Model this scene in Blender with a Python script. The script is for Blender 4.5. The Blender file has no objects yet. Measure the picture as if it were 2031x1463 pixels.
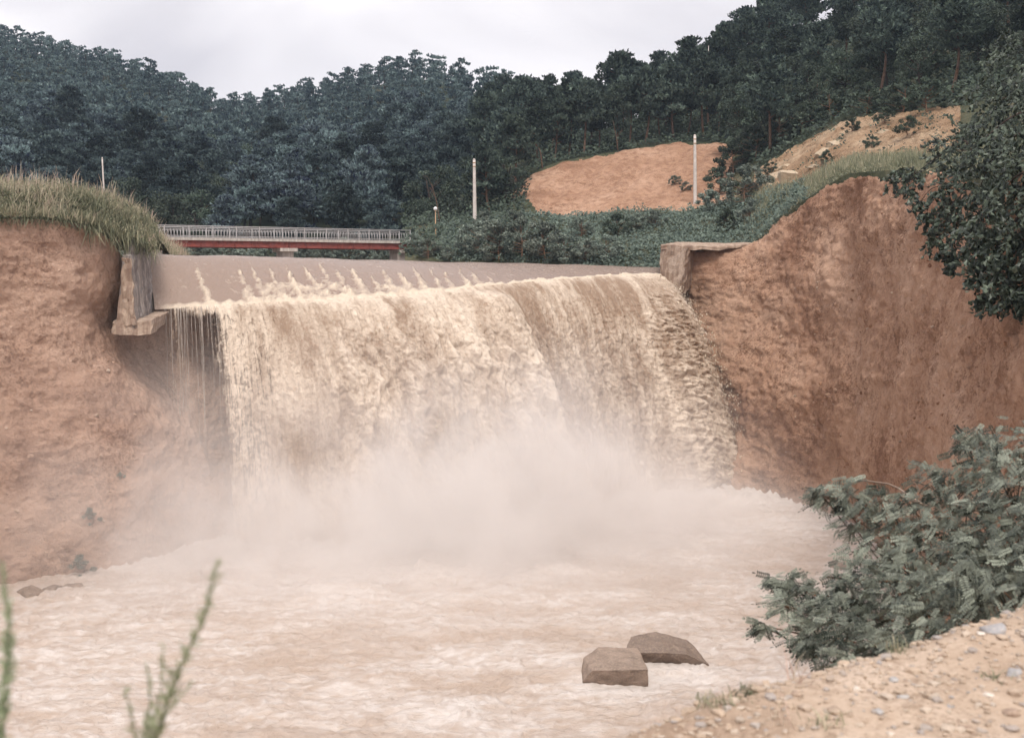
import bpy, bmesh, math, random
import numpy as np
from mathutils import Vector, Matrix

random.seed(7)
rng = np.random.default_rng(11)
SC = bpy.context.scene
COL = SC.collection

# ------------------------------------------------------------------ camera
CAMZ = 14.0
FPX = 2178.0                      # focal length in photo pixels
PITCH = math.atan((731.5 - 555.0) / FPX)
cam_d = bpy.data.cameras.new('camera')
cam = bpy.data.objects.new('camera', cam_d)
COL.objects.link(cam)
cam.location = (0, 0, CAMZ)
cam.rotation_euler = (math.pi / 2 - PITCH, 0, 0)
cam_d.sensor_width = 36.0
cam_d.lens = 36.0 * FPX / 2031.0
cam_d.clip_end = 3000
cam_d.dof.use_dof = True
cam_d.dof.focus_distance = 60
cam_d.dof.aperture_fstop = 3.2
SC.camera = cam

# ------------------------------------------------------------------ sky, sun, exposure
SUN_EL, SUN_AZ = math.radians(57), math.radians(176)      # azimuth clockwise from +Y: behind the camera
W = bpy.data.worlds.new('World'); SC.world = W; W.use_nodes = True
nt = W.node_tree; nt.nodes.clear()
wo = nt.nodes.new('ShaderNodeOutputWorld'); bg = nt.nodes.new('ShaderNodeBackground')
sky = nt.nodes.new('ShaderNodeTexSky'); sky.sky_type = 'NISHITA'; sky.sun_disc = False
sky.sun_elevation = SUN_EL; sky.sun_rotation = SUN_AZ
sky.air_density = 1.0; sky.dust_density = 3.0
scl = nt.nodes.new('ShaderNodeVectorMath'); scl.operation = 'SCALE'; scl.inputs['Scale'].default_value = 0.1
nt.links.new(sky.outputs[0], scl.inputs[0])
tc = nt.nodes.new('ShaderNodeTexCoord')
mp = nt.nodes.new('ShaderNodeMapping'); mp.inputs['Scale'].default_value = (1.0, 1.0, 2.6)
mp.inputs['Location'].default_value = (9.1, 3.3, 0.7)
nt.links.new(tc.outputs['Generated'], mp.inputs[0])
nz = nt.nodes.new('ShaderNodeTexNoise'); nz.inputs['Scale'].default_value = 3.2; nz.inputs['Detail'].default_value = 5
nz.inputs['Roughness'].default_value = 0.42; nz.inputs['Distortion'].default_value = 0.5
nt.links.new(mp.outputs[0], nz.inputs['Vector'])
cr = nt.nodes.new('ShaderNodeValToRGB')
cr.color_ramp.elements[0].position = 0.34; cr.color_ramp.elements[0].color = (0.62, 0.59, 0.63, 1)
cr.color_ramp.elements[1].position = 0.59; cr.color_ramp.elements[1].color = (1.0, 0.955, 0.965, 1)
nt.links.new(nz.outputs['Fac'], cr.inputs[0])
mx = nt.nodes.new('ShaderNodeMix'); mx.data_type = 'RGBA'; mx.inputs[0].default_value = 0.95
nt.links.new(scl.outputs[0], mx.inputs[6]); nt.links.new(cr.outputs[0], mx.inputs[7])
nt.links.new(mx.outputs[2], bg.inputs['Color']); bg.inputs['Strength'].default_value = 1.0
nt.links.new(bg.outputs[0], wo.inputs['Surface'])

sun_d = bpy.data.lights.new('sun', 'SUN'); sun = bpy.data.objects.new('sun', sun_d); COL.objects.link(sun)
sun_d.energy = 2.4; sun_d.angle = math.radians(18); sun_d.color = (1.0, 0.94, 0.86)
sdir = Vector((math.sin(SUN_AZ) * math.cos(SUN_EL), math.cos(SUN_AZ) * math.cos(SUN_EL), math.sin(SUN_EL)))
sun.rotation_euler = sdir.to_track_quat('Z', 'Y').to_euler()

SC.view_settings.view_transform = 'Standard'; SC.view_settings.look = 'None'
SC.view_settings.exposure = 0.3; SC.view_settings.gamma = 1.0
SC.view_settings.use_curve_mapping = False
SC.render.engine = 'CYCLES'
SC.cycles.max_bounces = 8; SC.cycles.diffuse_bounces = 2; SC.cycles.glossy_bounces = 1
SC.cycles.transparent_max_bounces = 12; SC.cycles.volume_bounces = 4; SC.cycles.transmission_bounces = 3
SC.cycles.use_denoising = True
SC.cycles.use_adaptive_sampling = True; SC.cycles.adaptive_threshold = 0.03; SC.cycles.adaptive_min_samples = 16
try:
    SC.cycles.denoiser = 'OPENIMAGEDENOISE'; SC.cycles.denoising_input_passes = 'RGB_ALBEDO_NORMAL'
except Exception: pass
SC.cycles.volume_step_rate = 1.4; SC.cycles.volume_max_steps = 128
SC.cycles.caustics_reflective = False; SC.cycles.caustics_refractive = False

# ------------------------------------------------------------------ geometry of the view: photo pixel + distance -> point of the place
_f = np.array([0, math.cos(PITCH), -math.sin(PITCH)]); _u = np.array([0, math.sin(PITCH), math.cos(PITCH)])
def ray(u, v):
    u = np.asarray(u, float); v = np.asarray(v, float)
    a = (u - 1015.5) / FPX; b = (731.5 - v) / FPX
    return np.stack([a, _f[1] + _u[1] * b, _f[2] + _u[2] * b], -1)
def P(u, v, d):
    r = ray(u, v); s = np.asarray(d, float) / r[..., 1]
    return np.array([0, 0, CAMZ]) + r * s[..., None]
def G(u, v, z=0.0):
    r = ray(u, v); s = (z - CAMZ) / r[..., 2]
    return np.array([0, 0, CAMZ]) + r * s[..., None]
def proj(p):
    q = p - np.array([0, 0, CAMZ])
    w = q @ _f; return 1015.5 + FPX * q[..., 0] / w, 731.5 - FPX * (q @ _u) / w
def sstep(a, b, x):
    t = np.clip((x - a) / (b - a), 0, 1); return t * t * (3 - 2 * t)

# ------------------------------------------------------------------ noise
_perm = np.random.default_rng(3).permutation(256).astype(np.int32)
_g = np.random.default_rng(4).normal(size=(256, 3)).astype(np.float32); _g /= np.linalg.norm(_g, axis=1)[:, None]
def pn(x, y, z=0.0, seed=0):
    x, y, z = np.broadcast_arrays(np.asarray(x, np.float32), np.asarray(y, np.float32), np.float32(0) + np.asarray(z, np.float32))
    sh = x.shape; x = x.ravel() + np.float32(seed * 17.31); y = y.ravel() + np.float32(seed * 5.77); z = z.ravel() + np.float32(seed * 9.13)
    xi = np.floor(x); yi = np.floor(y); zi = np.floor(z)
    xf = x - xi; yf = y - yi; zf = z - zi
    xi = xi.astype(np.int32); yi = yi.astype(np.int32); zi = zi.astype(np.int32)
    fu = xf * xf * xf * (xf * (xf * 6 - 15) + 10); fv = yf * yf * yf * (yf * (yf * 6 - 15) + 10); fw = zf * zf * zf * (zf * (zf * 6 - 15) + 10)
    def gr(a, b, c):
        h = _perm[(_perm[(_perm[(xi + a) & 255] + yi + b) & 255] + zi + c) & 255]
        g = _g[h]; return g[:, 0] * (xf - a) + g[:, 1] * (yf - b) + g[:, 2] * (zf - c)
    def lx(b, c):
        p = gr(0, b, c); return p + fu * (gr(1, b, c) - p)
    a0 = lx(0, 0); a0 = a0 + fv * (lx(1, 0) - a0)
    a1 = lx(0, 1); a1 = a1 + fv * (lx(1, 1) - a1)
    return ((a0 + fw * (a1 - a0)) * 1.5).reshape(sh)
def fbm(x, y, z=0.0, octv=4, gain=0.5, seed=0, lac=2.03):
    s = 0; a = 1.0; n = 0
    for o in range(octv):
        k = lac ** o
        s = s + a * pn(np.asarray(x) * k, np.asarray(y) * k, np.asarray(z) * k, seed + o * 3); n += a; a *= gain
    return s / n

# ------------------------------------------------------------------ mesh helpers
def new_mesh(name, V, F, smooth=True, attrs=None):
    V = np.asarray(V, np.float32).reshape(-1, 3); F = np.asarray(F, np.int32)
    me = bpy.data.meshes.new(name)
    n, k = F.shape
    me.vertices.add(len(V)); me.vertices.foreach_set('co', V.ravel())
    me.loops.add(n * k); me.loops.foreach_set('vertex_index', F.ravel())
    me.polygons.add(n); me.polygons.foreach_set('loop_start', np.arange(0, n * k, k, dtype=np.int32))
    try: me.polygons.foreach_set('loop_total', np.full(n, k, np.int32))
    except Exception: pass
    me.update(calc_edges=True)
    me.polygons.foreach_set('use_smooth', np.full(n, smooth))
    for kk, a in (attrs or {}).items():
        at = me.attributes.new(kk, 'FLOAT', 'POINT'); at.data.foreach_set('value', np.asarray(a, np.float32).ravel())
    return me
def link(name, me, mat=None, parent=None, loc=None):
    o = bpy.data.objects.new(name, me); COL.objects.link(o)
    if mat and me and not me.materials: me.materials.append(mat)
    if parent: o.parent = parent
    if loc is not None: o.location = loc
    return o
def tag(o, label=None, cat=None, group=None, kind=None):
    if label: o['label'] = label
    if cat: o['category'] = cat
    if group: o['group'] = group
    if kind: o['kind'] = kind
    return o
def empty(name, loc, label, cat, group=None, rz=0.0):
    o = bpy.data.objects.new(name, None); COL.objects.link(o); o.empty_display_size = 0.2
    o.location = [float(c) for c in loc]; o.rotation_euler = (0, 0, rz)
    return tag(o, label, cat, group)
def grid_faces(ns, nt_, keep=None):
    i = np.arange(ns - 1)[:, None]; j = np.arange(nt_ - 1)[None, :]
    a = i * nt_ + j
    F = np.stack([a, a + nt_, a + nt_ + 1, a + 1], -1).reshape(-1, 4)
    return F if keep is None else F[keep.reshape(-1)]
def grid_normals(A):
    n = np.cross(np.gradient(A, axis=0), np.gradient(A, axis=1))
    return n / (np.linalg.norm(n, axis=-1, keepdims=True) + 1e-9)
def smooth1(A, k):
    if k < 1: return A
    w = np.exp(-0.5 * (np.arange(-3 * k, 3 * k + 1) / k) ** 2); w /= w.sum()
    Bp = np.concatenate([np.repeat(A[:1], 3 * k, 0), A, np.repeat(A[-1:], 3 * k, 0)], 0)
    out = np.zeros_like(A)
    for i, ww in enumerate(w): out += ww * Bp[i:i + len(A)]
    return out
def resample(pts, n):
    pts = np.asarray(pts, float); d = np.r_[0, np.cumsum(np.linalg.norm(np.diff(pts, axis=0), axis=1))]
    t = np.linspace(0, d[-1], n); return np.stack([np.interp(t, d, pts[:, k]) for k in range(3)], -1)
class Geo:
    def __init__(s): s.V = []; s.F = []; s.T = []; s.n = 0
    def add(s, V, F, tint=0.5):
        V = np.asarray(V, float).reshape(-1, 3); s.V.append(V); s.F.append(np.asarray(F) + s.n)
        s.T.append(np.broadcast_to(np.asarray(tint, float), (len(V),))); s.n += len(V)
    def mesh(s, name, smooth=False):
        return new_mesh(name, np.concatenate(s.V), np.concatenate(s.F), smooth, {'tint': np.concatenate(s.T)})
def unit(a): return a / (np.linalg.norm(a, axis=-1, keepdims=True) + 1e-9)
def rand_dirs(n, r=None): return unit((r or rng).normal(size=(n, 3)))
def leaves(C, D, Wd, L, Wf, fold=0.15):
    """diamond leaf quads: centre C, along D, across Wd, length L, width Wf*L"""
    L = np.broadcast_to(np.asarray(L, float), (len(C),))[:, None]
    N = np.cross(D, Wd) * L * fold
    V = np.stack([C - D * L / 2, C + Wd * L * Wf / 2 + N, C + D * L / 2, C - Wd * L * Wf / 2 + N], 1).reshape(-1, 3)
    F = np.arange(len(C) * 4).reshape(-1, 4); return V, F
def tube(path, rad, sides=6):
    path = np.asarray(path, float); n = len(path); rad = np.broadcast_to(np.asarray(rad, float), (n,))
    t = unit(np.gradient(path, axis=0)); ref = np.where(np.abs(t[:, 2:3]) > 0.9, np.array([[1.0, 0, 0]]), np.array([[0, 0, 1.0]]))
    a = unit(np.cross(t, ref)); b = np.cross(t, a); th = np.linspace(0, 2 * math.pi, sides, endpoint=False)
    V = path[:, None] + rad[:, None, None] * (np.cos(th)[None, :, None] * a[:, None] + np.sin(th)[None, :, None] * b[:, None])
    i = np.arange(n - 1)[:, None]; j = np.arange(sides)[None]
    F = np.stack([i * sides + j, i * sides + (j + 1) % sides, (i + 1) * sides + (j + 1) % sides, (i + 1) * sides + j], -1).reshape(-1, 4)
    V = V.reshape(-1, 3); m = len(V); V = np.concatenate([V, path[:1], path[-1:]])
    c = np.arange(0, sides, 2)
    caps = [[m, (k + 2) % sides, k + 1, k] for k in c] + [[m + 1, (n - 1) * sides + k, (n - 1) * sides + k + 1, (n - 1) * sides + (k + 2) % sides] for k in c]
    return V, np.concatenate([F, np.array(caps)])
BOXF = np.array([[0, 3, 2, 1], [4, 5, 6, 7], [0, 1, 5, 4], [1, 2, 6, 5], [2, 3, 7, 6], [3, 0, 4, 7]])
def box_v(c, s):
    x, y, z = c; a, b, h = s[0] / 2, s[1] / 2, s[2] / 2
    return np.array([[x - a, y - b, z - h], [x + a, y - b, z - h], [x + a, y + b, z - h], [x - a, y + b, z - h],
                     [x - a, y - b, z + h], [x + a, y - b, z + h], [x + a, y + b, z + h], [x - a, y + b, z + h]])
def box(name, c, s, mat, parent=None): return link(name, new_mesh(name, box_v(c, s), BOXF, False), mat, parent)

# ------------------------------------------------------------------ material helper
class M:
    def __init__(s, name):
        s.m = bpy.data.materials.new(name); s.m.use_nodes = True; s.t = s.m.node_tree; s.t.nodes.clear()
        s.out = s.n('OutputMaterial'); s.co = s.n('TexCoord').outputs['Object']
    def n(s, typ, **kw):
        nd = s.t.nodes.new('ShaderNode' + typ)
        for k, v in kw.items(): setattr(nd, k, v)
        return nd
    def set(s, sock, v):
        if isinstance(v, bpy.types.NodeSocket): s.t.links.new(v, sock)
        else: sock.default_value = v
    def noise(s, scale, detail=4, rough=0.55, vec=None, dist=0.0, typ='FBM'):
        nd = s.n('TexNoise'); nd.inputs['Scale'].default_value = scale; nd.inputs['Detail'].default_value = detail
        nd.inputs['Roughness'].default_value = rough; nd.inputs['Distortion'].default_value = dist
        s.set(nd.inputs['Vector'], vec or s.co); return nd.outputs['Fac']
    def vor(s, scale, vec=None, feat='F1', out='Distance'):
        nd = s.n('TexVoronoi', feature=feat); nd.inputs['Scale'].default_value = scale
        s.set(nd.inputs['Vector'], vec or s.co); return nd.outputs[out]
    def mapv(s, scale=(1, 1, 1), rot=(0, 0, 0), vec=None):
        nd = s.n('Mapping'); nd.inputs['Scale'].default_value = scale; nd.inputs['Rotation'].default_value = rot
        s.set(nd.inputs[0], vec or s.co); return nd.outputs[0]
    def ramp(s, fac, stops):
        nd = s.n('ValToRGB'); e = nd.color_ramp.elements
        while len(e) < len(stops): e.new(0.5)
        for i, (p, c) in enumerate(stops):
            e[i].position = p; e[i].color = (*c, 1) if isinstance(c, tuple) else (c, c, c, 1)
        s.set(nd.inputs[0], fac); return nd.outputs[0]
    def mix(s, f, a, b, mode='MIX'):
        nd = s.n('Mix', data_type='RGBA', blend_type=mode); nd.clamp_factor = True
        s.set(nd.inputs[0], f)
        for k, v in ((6, a), (7, b)): s.set(nd.inputs[k], (*v, 1) if isinstance(v, tuple) else v)
        return nd.outputs[2]
    def math(s, op, a, b=0.0, c=None):
        nd = s.n('Math', operation=op); s.set(nd.inputs[0], a); s.set(nd.inputs[1], b)
        if c is not None: s.set(nd.inputs[2], c)
        return nd.outputs[0]
    def attr(s, name):
        nd = s.n('Attribute'); nd.attribute_name = name; return nd.outputs['Fac']
    def rnd(s): return s.n('ObjectInfo').outputs['Random']
    def bump(s, h, strength=0.5, dist=0.1, prev=None):
        nd = s.n('Bump'); nd.inputs['Strength'].default_value = strength; nd.inputs['Distance'].default_value = dist
        s.set(nd.inputs['Height'], h)
        if prev is not None: s.set(nd.inputs['Normal'], prev)
        return nd.outputs[0]
    def bsdf(s, col, rough=0.8, spec=0.3, norm=None, metal=0.0, alpha=None, transl=0.0, tcol=None):
        b = s.n('BsdfPrincipled')
        s.set(b.inputs['Base Color'], (*col, 1) if isinstance(col, tuple) else col)
        s.set(b.inputs['Roughness'], rough); b.inputs['Specular IOR Level'].default_value = spec; b.inputs['Metallic'].default_value = metal
        if norm is not None: s.set(b.inputs['Normal'], norm)
        if alpha is not None: s.set(b.inputs['Alpha'], alpha)
        sh = b.outputs[0]
        if transl:
            t = s.n('BsdfTranslucent'); s.set(t.inputs[0], tcol if tcol is not None else ((*col, 1) if isinstance(col, tuple) else col))
            mm = s.n('MixShader'); mm.inputs[0].default_value = transl
            s.t.links.new(sh, mm.inputs[1]); s.t.links.new(t.outputs[0], mm.inputs[2]); sh = mm.outputs[0]
        s.t.links.new(sh, s.out.inputs['Surface']); return s.m

def earth(name, dark, mid, pale, streak=None, bumpd=0.12, pebble=0.0, scale=1.0):
    m = M(name)
    big = m.noise(0.16 * scale, 4, 0.62); med = m.noise(1.6 * scale, 5, 0.72); fine = m.noise(7.5 * scale, 4, 0.75)
    c = m.ramp(m.math('ADD', m.math('MULTIPLY', big, 0.72), m.math('MULTIPLY', med, 0.28)), [(0.36, dark), (0.5, mid), (0.62, pale)])
    rg = m.ramp(m.noise(0.33 * scale, 3, 0.6), [(0.38, 1.0), (0.60, 0.15)])
    c = m.mix(m.math('MULTIPLY', rg, m.ramp(med, [(0.36, 0.8), (0.48, 0.0)])), c, tuple(x * 0.8 for x in dark))
    c = m.mix(m.math('MULTIPLY', rg, m.ramp(fine, [(0.38, 0.8), (0.5, 0.0)])), c, tuple(x * 0.72 for x in dark))
    c = m.mix(m.ramp(fine, [(0.56, 0.0), (0.74, 0.55)]), c, tuple(min(1, x * 1.15) for x in pale))
    h = m.math('ADD', m.math('MULTIPLY', med, 1.0), m.math('MULTIPLY', fine, 0.5))
    if streak is not None:
        st = m.noise(1.0, 5, 0.72, vec=m.mapv(*streak)); h = m.math('ADD', h, m.math('MULTIPLY', st, 0.7))
        c = m.mix(m.ramp(st, [(0.38, 0.75), (0.52, 0.0)]), c, dark)
    if pebble:
        vd = m.vor(2.6 * scale); pk = m.ramp(vd, [(0.10, 1.0), (0.17, 0.0)])
        on = m.math('MULTIPLY', pk, m.ramp(big, [(0.50, 0.0), (0.58, pebble)]))
        c = m.mix(on, c, tuple(min(1, x * 1.3 + 0.05) for x in pale)); h = m.math('ADD', h, m.math('MULTIPLY', on, 0.4))
    return m.bsdf(c, 0.95, 0.1, m.bump(h, 1.0, bumpd))
def foliage(name, dark, light, transl=0.22, rough=0.65, spec=0.25, hue=0.35):
    m = M(name); t = m.attr('tint')
    c = m.mix(t, dark, light)
    r = m.rnd()
    h = m.n('HueSaturation'); m.set(h.inputs['Color'], c)
    m.set(h.inputs['Value'], m.math('MULTIPLY_ADD', r, hue * 1.6, 1 - hue * 0.8))
    m.set(h.inputs['Hue'], m.math('MULTIPLY_ADD', r, 0.06, 0.47)); h.inputs['Saturation'].default_value = 1.0
    return m.bsdf(h.outputs[0], rough, spec, transl=transl)

MAT = {}
MAT['earth_left'] = earth('earth_left', (0.30, 0.185, 0.135), (0.44, 0.29, 0.217), (0.50, 0.345, 0.265), bumpd=0.15, pebble=0.6)
MAT['earth_right'] = earth('earth_right', (0.235, 0.125, 0.08), (0.42, 0.258, 0.176), (0.51, 0.335, 0.24), bumpd=0.18, pebble=0.7)
MAT['earth_wet'] = earth('earth_wet', (0.13, 0.07, 0.048), (0.19, 0.11, 0.075), (0.25, 0.155, 0.11))
MAT['cut_slope'] = earth('cut_slope', (0.27, 0.148, 0.094), (0.45, 0.272, 0.182), (0.53, 0.345, 0.245), bumpd=0.22, scale=0.8,
                         streak=((1.3, 1.3, 0.22), (0.0, 0.55, 0.0)))
MAT['rocky_slope'] = earth('rocky_slope', (0.22, 0.145, 0.085), (0.42, 0.275, 0.172), (0.56, 0.41, 0.28), bumpd=0.4, scale=0.9, pebble=0.9)
MAT['forest_floor'] = earth('forest_floor', (0.02, 0.025, 0.018), (0.04, 0.05, 0.032), (0.08, 0.075, 0.05))
MAT['grass_ground'] = earth('grass_ground', (0.035, 0.042, 0.025), (0.075, 0.08, 0.048), (0.14, 0.125, 0.08))
MAT['riverbed'] = earth('riverbed', (0.2, 0.13, 0.09), (0.33, 0.22, 0.15), (0.4, 0.28, 0.2))
MAT['gravel_earth'] = earth('gravel_earth', (0.33, 0.235, 0.17), (0.46, 0.35, 0.265), (0.55, 0.435, 0.345), scale=6, bumpd=0.012)

def concrete(name, a, b, stain, streaky=True):
    m = M(name)
    n1 = m.noise(1.1, 6, 0.65); n2 = m.noise(9, 5, 0.7)
    c = m.mix(n1, a, b)
    st = m.noise(1.0, 5, 0.7, vec=m.mapv((3.2, 3.2, 0.28)))
    c = m.mix(m.ramp(st, [(0.42, 0.85), (0.60, 0.0)]), c, stain)
    c = m.mix(m.ramp(n2, [(0.35, 0.5), (0.5, 0.0)]), c, stain)
    return m.bsdf(c, 0.9, 0.2, m.bump(m.math('ADD', m.math('MULTIPLY', n2, 0.6), n1), 0.8, 0.06))
MAT['concrete'] = concrete('concrete', (0.34, 0.30, 0.275), (0.46, 0.40, 0.355), (0.15, 0.13, 0.13))
MAT['concrete_tan'] = concrete('concrete_tan', (0.42, 0.32, 0.25), (0.52, 0.41, 0.32), (0.26, 0.18, 0.14))
MAT['concrete_stained'] = concrete('concrete_stained', (0.30, 0.225, 0.175), (0.40, 0.32, 0.26), (0.19, 0.125, 0.09))
MAT['concrete_pale'] = concrete('concrete_pale', (0.50, 0.46, 0.42), (0.62, 0.58, 0.53), (0.34, 0.30, 0.27))
def plain(name, col, rough=0.6, var=0.2, spec=0.35, metal=0.0, scale=3.0):
    m = M(name); n = m.noise(scale, 5, 0.65)
    c = m.mix(m.ramp(n, [(0.35, 0.0), (0.7, 1.0)]), tuple(x * (1 - var) for x in col), tuple(min(1, x * (1 + var)) for x in col))
    return m.bsdf(c, rough, spec, m.bump(n, 0.2, 0.02), metal)
MAT['red_steel'] = plain('red_steel', (0.235, 0.062, 0.05), 0.55, 0.3)
MAT['rail_paint'] = plain('rail_paint', (0.40, 0.385, 0.385), 0.5, 0.12)
MAT['pole'] = plain('pole', (0.62, 0.56, 0.52), 0.85, 0.15)
MAT['pole_rust'] = plain('pole_rust', (0.42, 0.27, 0.16), 0.8, 0.3)
MAT['globe'] = plain('globe', (0.82, 0.80, 0.80), 0.3, 0.03)
MAT['bark'] = plain('bark', (0.135, 0.085, 0.062), 0.95, 0.4, 0.1)
MAT['bark_dark'] = plain('bark_dark', (0.07, 0.052, 0.045), 0.95, 0.4, 0.1)
MAT['bark_pale'] = plain('bark_pale', (0.33, 0.25, 0.2), 0.9, 0.3, 0.1)
MAT['stem'] = plain('stem', (0.22, 0.13, 0.085), 0.8, 0.3, 0.2)
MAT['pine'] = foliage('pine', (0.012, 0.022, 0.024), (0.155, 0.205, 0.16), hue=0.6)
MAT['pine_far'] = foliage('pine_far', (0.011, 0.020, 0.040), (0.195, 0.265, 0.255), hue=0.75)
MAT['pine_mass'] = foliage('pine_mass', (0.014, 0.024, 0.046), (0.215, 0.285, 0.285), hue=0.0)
MAT['broadleaf'] = foliage('broadleaf', (0.018, 0.028, 0.022), (0.125, 0.16, 0.115), hue=0.4)
MAT['shrub'] = foliage('shrub', (0.055, 0.078, 0.066), (0.34, 0.39, 0.325), hue=0.35)
MAT['vine'] = foliage('vine', (0.045, 0.07, 0.058), (0.215, 0.27, 0.225), hue=0.2)
MAT['locust'] = foliage('locust', (0.018, 0.026, 0.020), (0.285, 0.315, 0.25), 0.10, 0.5, 0.35, hue=0.1)
MAT['vine_leaf'] = foliage('vine_leaf', (0.010, 0.017, 0.012), (0.135, 0.165, 0.12), 0.10, 0.45, 0.35, hue=0.2)
MAT['weed'] = foliage('weed', (0.22, 0.27, 0.16), (0.42, 0.47, 0.31), 0.3, hue=0.1)
def grass_mat():
    m = M('grass'); t = m.attr('tint')
    c = m.ramp(t, [(0.0, (0.06, 0.065, 0.045)), (0.3, (0.20, 0.215, 0.14)), (0.6, (0.40, 0.38, 0.26)), (0.85, (0.60, 0.51, 0.39)), (1.0, (0.58, 0.43, 0.36))])
    return m.bsdf(c, 0.8, 0.15, transl=0.25)
MAT['grass'] = grass_mat()
def stone_mat(name, cols, scale=2.0):
    m = M(name); r = m.rnd(); t = m.attr('tint')
    k = m.math('FRACT', m.math('ADD', m.math('MULTIPLY', r, 3.7), t))
    c = m.ramp(k, [(i / max(1, len(cols) - 1), c) for i, c in enumerate(cols)])
    n = m.noise(scale, 6, 0.7); n2 = m.noise(scale * 7, 4, 0.7)
    c = m.mix(m.ramp(n, [(0.3, 0.6), (0.6, 0.0)]), c, tuple(x * 0.5 for x in cols[0]))
    c = m.mix(m.ramp(n2, [(0.5, 0.0), (0.75, 0.45)]), c, (0.62, 0.5, 0.38))
    return m.bsdf(c, 0.85, 0.25, m.bump(m.math('ADD', n, m.math('MULTIPLY', n2, 0.4)), 0.7, 0.12 / scale))
MAT['boulder'] = stone_mat('boulder', [(0.22, 0.165, 0.135), (0.34, 0.26, 0.21)], 2.2)
MAT['clod'] = stone_mat('clod', [(0.26, 0.13, 0.08), (0.38, 0.21, 0.13), (0.30, 0.155, 0.095), (0.5, 0.38, 0.29)], 4)
MAT['clod_tan'] = stone_mat('clod_tan', [(0.40, 0.25, 0.18), (0.50, 0.33, 0.24), (0.35, 0.22, 0.16), (0.58, 0.46, 0.37)], 4)
MAT['pale_rock'] = stone_mat('pale_rock', [(0.48, 0.375, 0.265), (0.58, 0.475, 0.35)], 1.0)
MAT['pebble'] = stone_mat('pebble', [(0.50, 0.39, 0.30), (0.40, 0.305, 0.23), (0.57, 0.47, 0.38), (0.35, 0.32, 0.31), (0.53, 0.405, 0.305), (0.47, 0.36, 0.275)], 12)
MAT['stone_grey'] = stone_mat('stone_grey', [(0.38, 0.37, 0.38), (0.46, 0.44, 0.43)], 9)
MAT['stone_white'] = stone_mat('stone_white', [(0.70, 0.62, 0.54), (0.76, 0.68, 0.6)], 9)
MAT['stone_brown'] = stone_mat('stone_brown', [(0.36, 0.26, 0.2), (0.44, 0.33, 0.25)], 9)

MUD, FOAM = (0.50, 0.365, 0.275), (0.90, 0.80, 0.69)
def water(name, mud, foam, bump_scale, bump_d, stretch=(1, 1, 1), foam_noise=3.0, rough=(0.3, 0.7), fleck=None):
    m = M(name); f = m.attr('foam'); nv = m.mapv(stretch)
    n1 = m.noise(foam_noise, 5, 0.66, vec=nv, dist=0.4); n2 = m.noise(bump_scale, 5, 0.74, vec=nv, dist=0.3)
    k = m.math('ADD', f, m.math('MULTIPLY', m.math('SUBTRACT', n1, 0.5), 1.0)); k = m.math('ADD', k, m.math('MULTIPLY', m.math('SUBTRACT', n2, 0.5), 0.9))
    k = m.ramp(k, [(0.1, 0.0), (0.95, 1.0)])
    c = m.mix(k, mud, foam)
    if fleck: c = m.mix(m.ramp(n2, [(0.36, 0.75), (0.48, 0.0)]), c, fleck)
    nr = m.bump(m.math('ADD', n2, m.math('MULTIPLY', n1, 0.6)), 0.9, bump_d)
    return m.bsdf(c, m.math('MULTIPLY_ADD', k, rough[1] - rough[0], rough[0]), 0.35, nr)
MAT['river'] = water('river', (0.475, 0.37, 0.30), (0.66, 0.595, 0.555), 4.2, 0.12, (0.55, 1.1, 1.0), 1.5)
MAT['spillway'] = water('spillway', (0.29, 0.21, 0.168), (0.68, 0.575, 0.46), 3.4, 0.09, (1, 1, 0.6), 1.6, (0.22, 0.7))
def fall_mat():
    m = M('fall'); cv = m.n('CombineXYZ'); m.set(cv.inputs[0], m.attr('fs')); m.set(cv.inputs[1], m.attr('fq')); v = cv.outputs[0]
    st = m.noise(1.0, 5, 0.62, vec=m.mapv((1.5, 0.28, 1), vec=v), dist=0.5)          # long tongues
    gr = m.noise(1.0, 5, 0.72, vec=m.mapv((4.4, 3.2, 1), vec=v), dist=0.8)           # broken, aerated water
    fs = m.noise(1.0, 4, 0.65, vec=m.mapv((8.0, 0.55, 1), vec=v), dist=0.2)          # thin strands
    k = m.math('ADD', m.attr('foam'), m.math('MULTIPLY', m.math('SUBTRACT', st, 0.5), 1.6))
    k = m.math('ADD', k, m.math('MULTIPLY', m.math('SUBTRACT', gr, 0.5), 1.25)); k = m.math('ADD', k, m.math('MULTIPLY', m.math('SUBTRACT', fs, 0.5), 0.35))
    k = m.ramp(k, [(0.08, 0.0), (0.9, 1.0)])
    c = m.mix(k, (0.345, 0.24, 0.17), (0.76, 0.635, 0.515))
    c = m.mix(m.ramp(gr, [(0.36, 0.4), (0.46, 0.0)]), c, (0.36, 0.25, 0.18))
    al = m.math('ADD', m.attr('edge'), m.math('MULTIPLY', m.math('SUBTRACT', m.math('ADD', m.math('MULTIPLY', fs, 0.6), m.math('MULTIPLY', gr, 0.4)), 0.5), 1.5))
    al = m.ramp(al, [(0.36, 0.0), (0.62, 1.0)])
    nr = m.bump(m.math('ADD', gr, m.math('ADD', m.math('MULTIPLY', fs, 0.35), m.math('MULTIPLY', st, 0.6))), 0.95, 0.18)
    return m.bsdf(c, 0.65, 0.25, nr, alpha=al)
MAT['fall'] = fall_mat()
MAT['drops'] = plain('drops', (0.62, 0.52, 0.40), 0.7, 0.15)
m_ = M('trickle'); MAT['trickle'] = m_.bsdf(m_.mix(m_.noise(4.0, 4), (0.55, 0.46, 0.40), (0.85, 0.78, 0.70)), 0.5, 0.4, alpha=m_.ramp(m_.noise(2.2, 5, 0.7, vec=m_.mapv((6, 6, 0.7))), [(0.35, 0.12), (0.65, 0.85)]))

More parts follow.
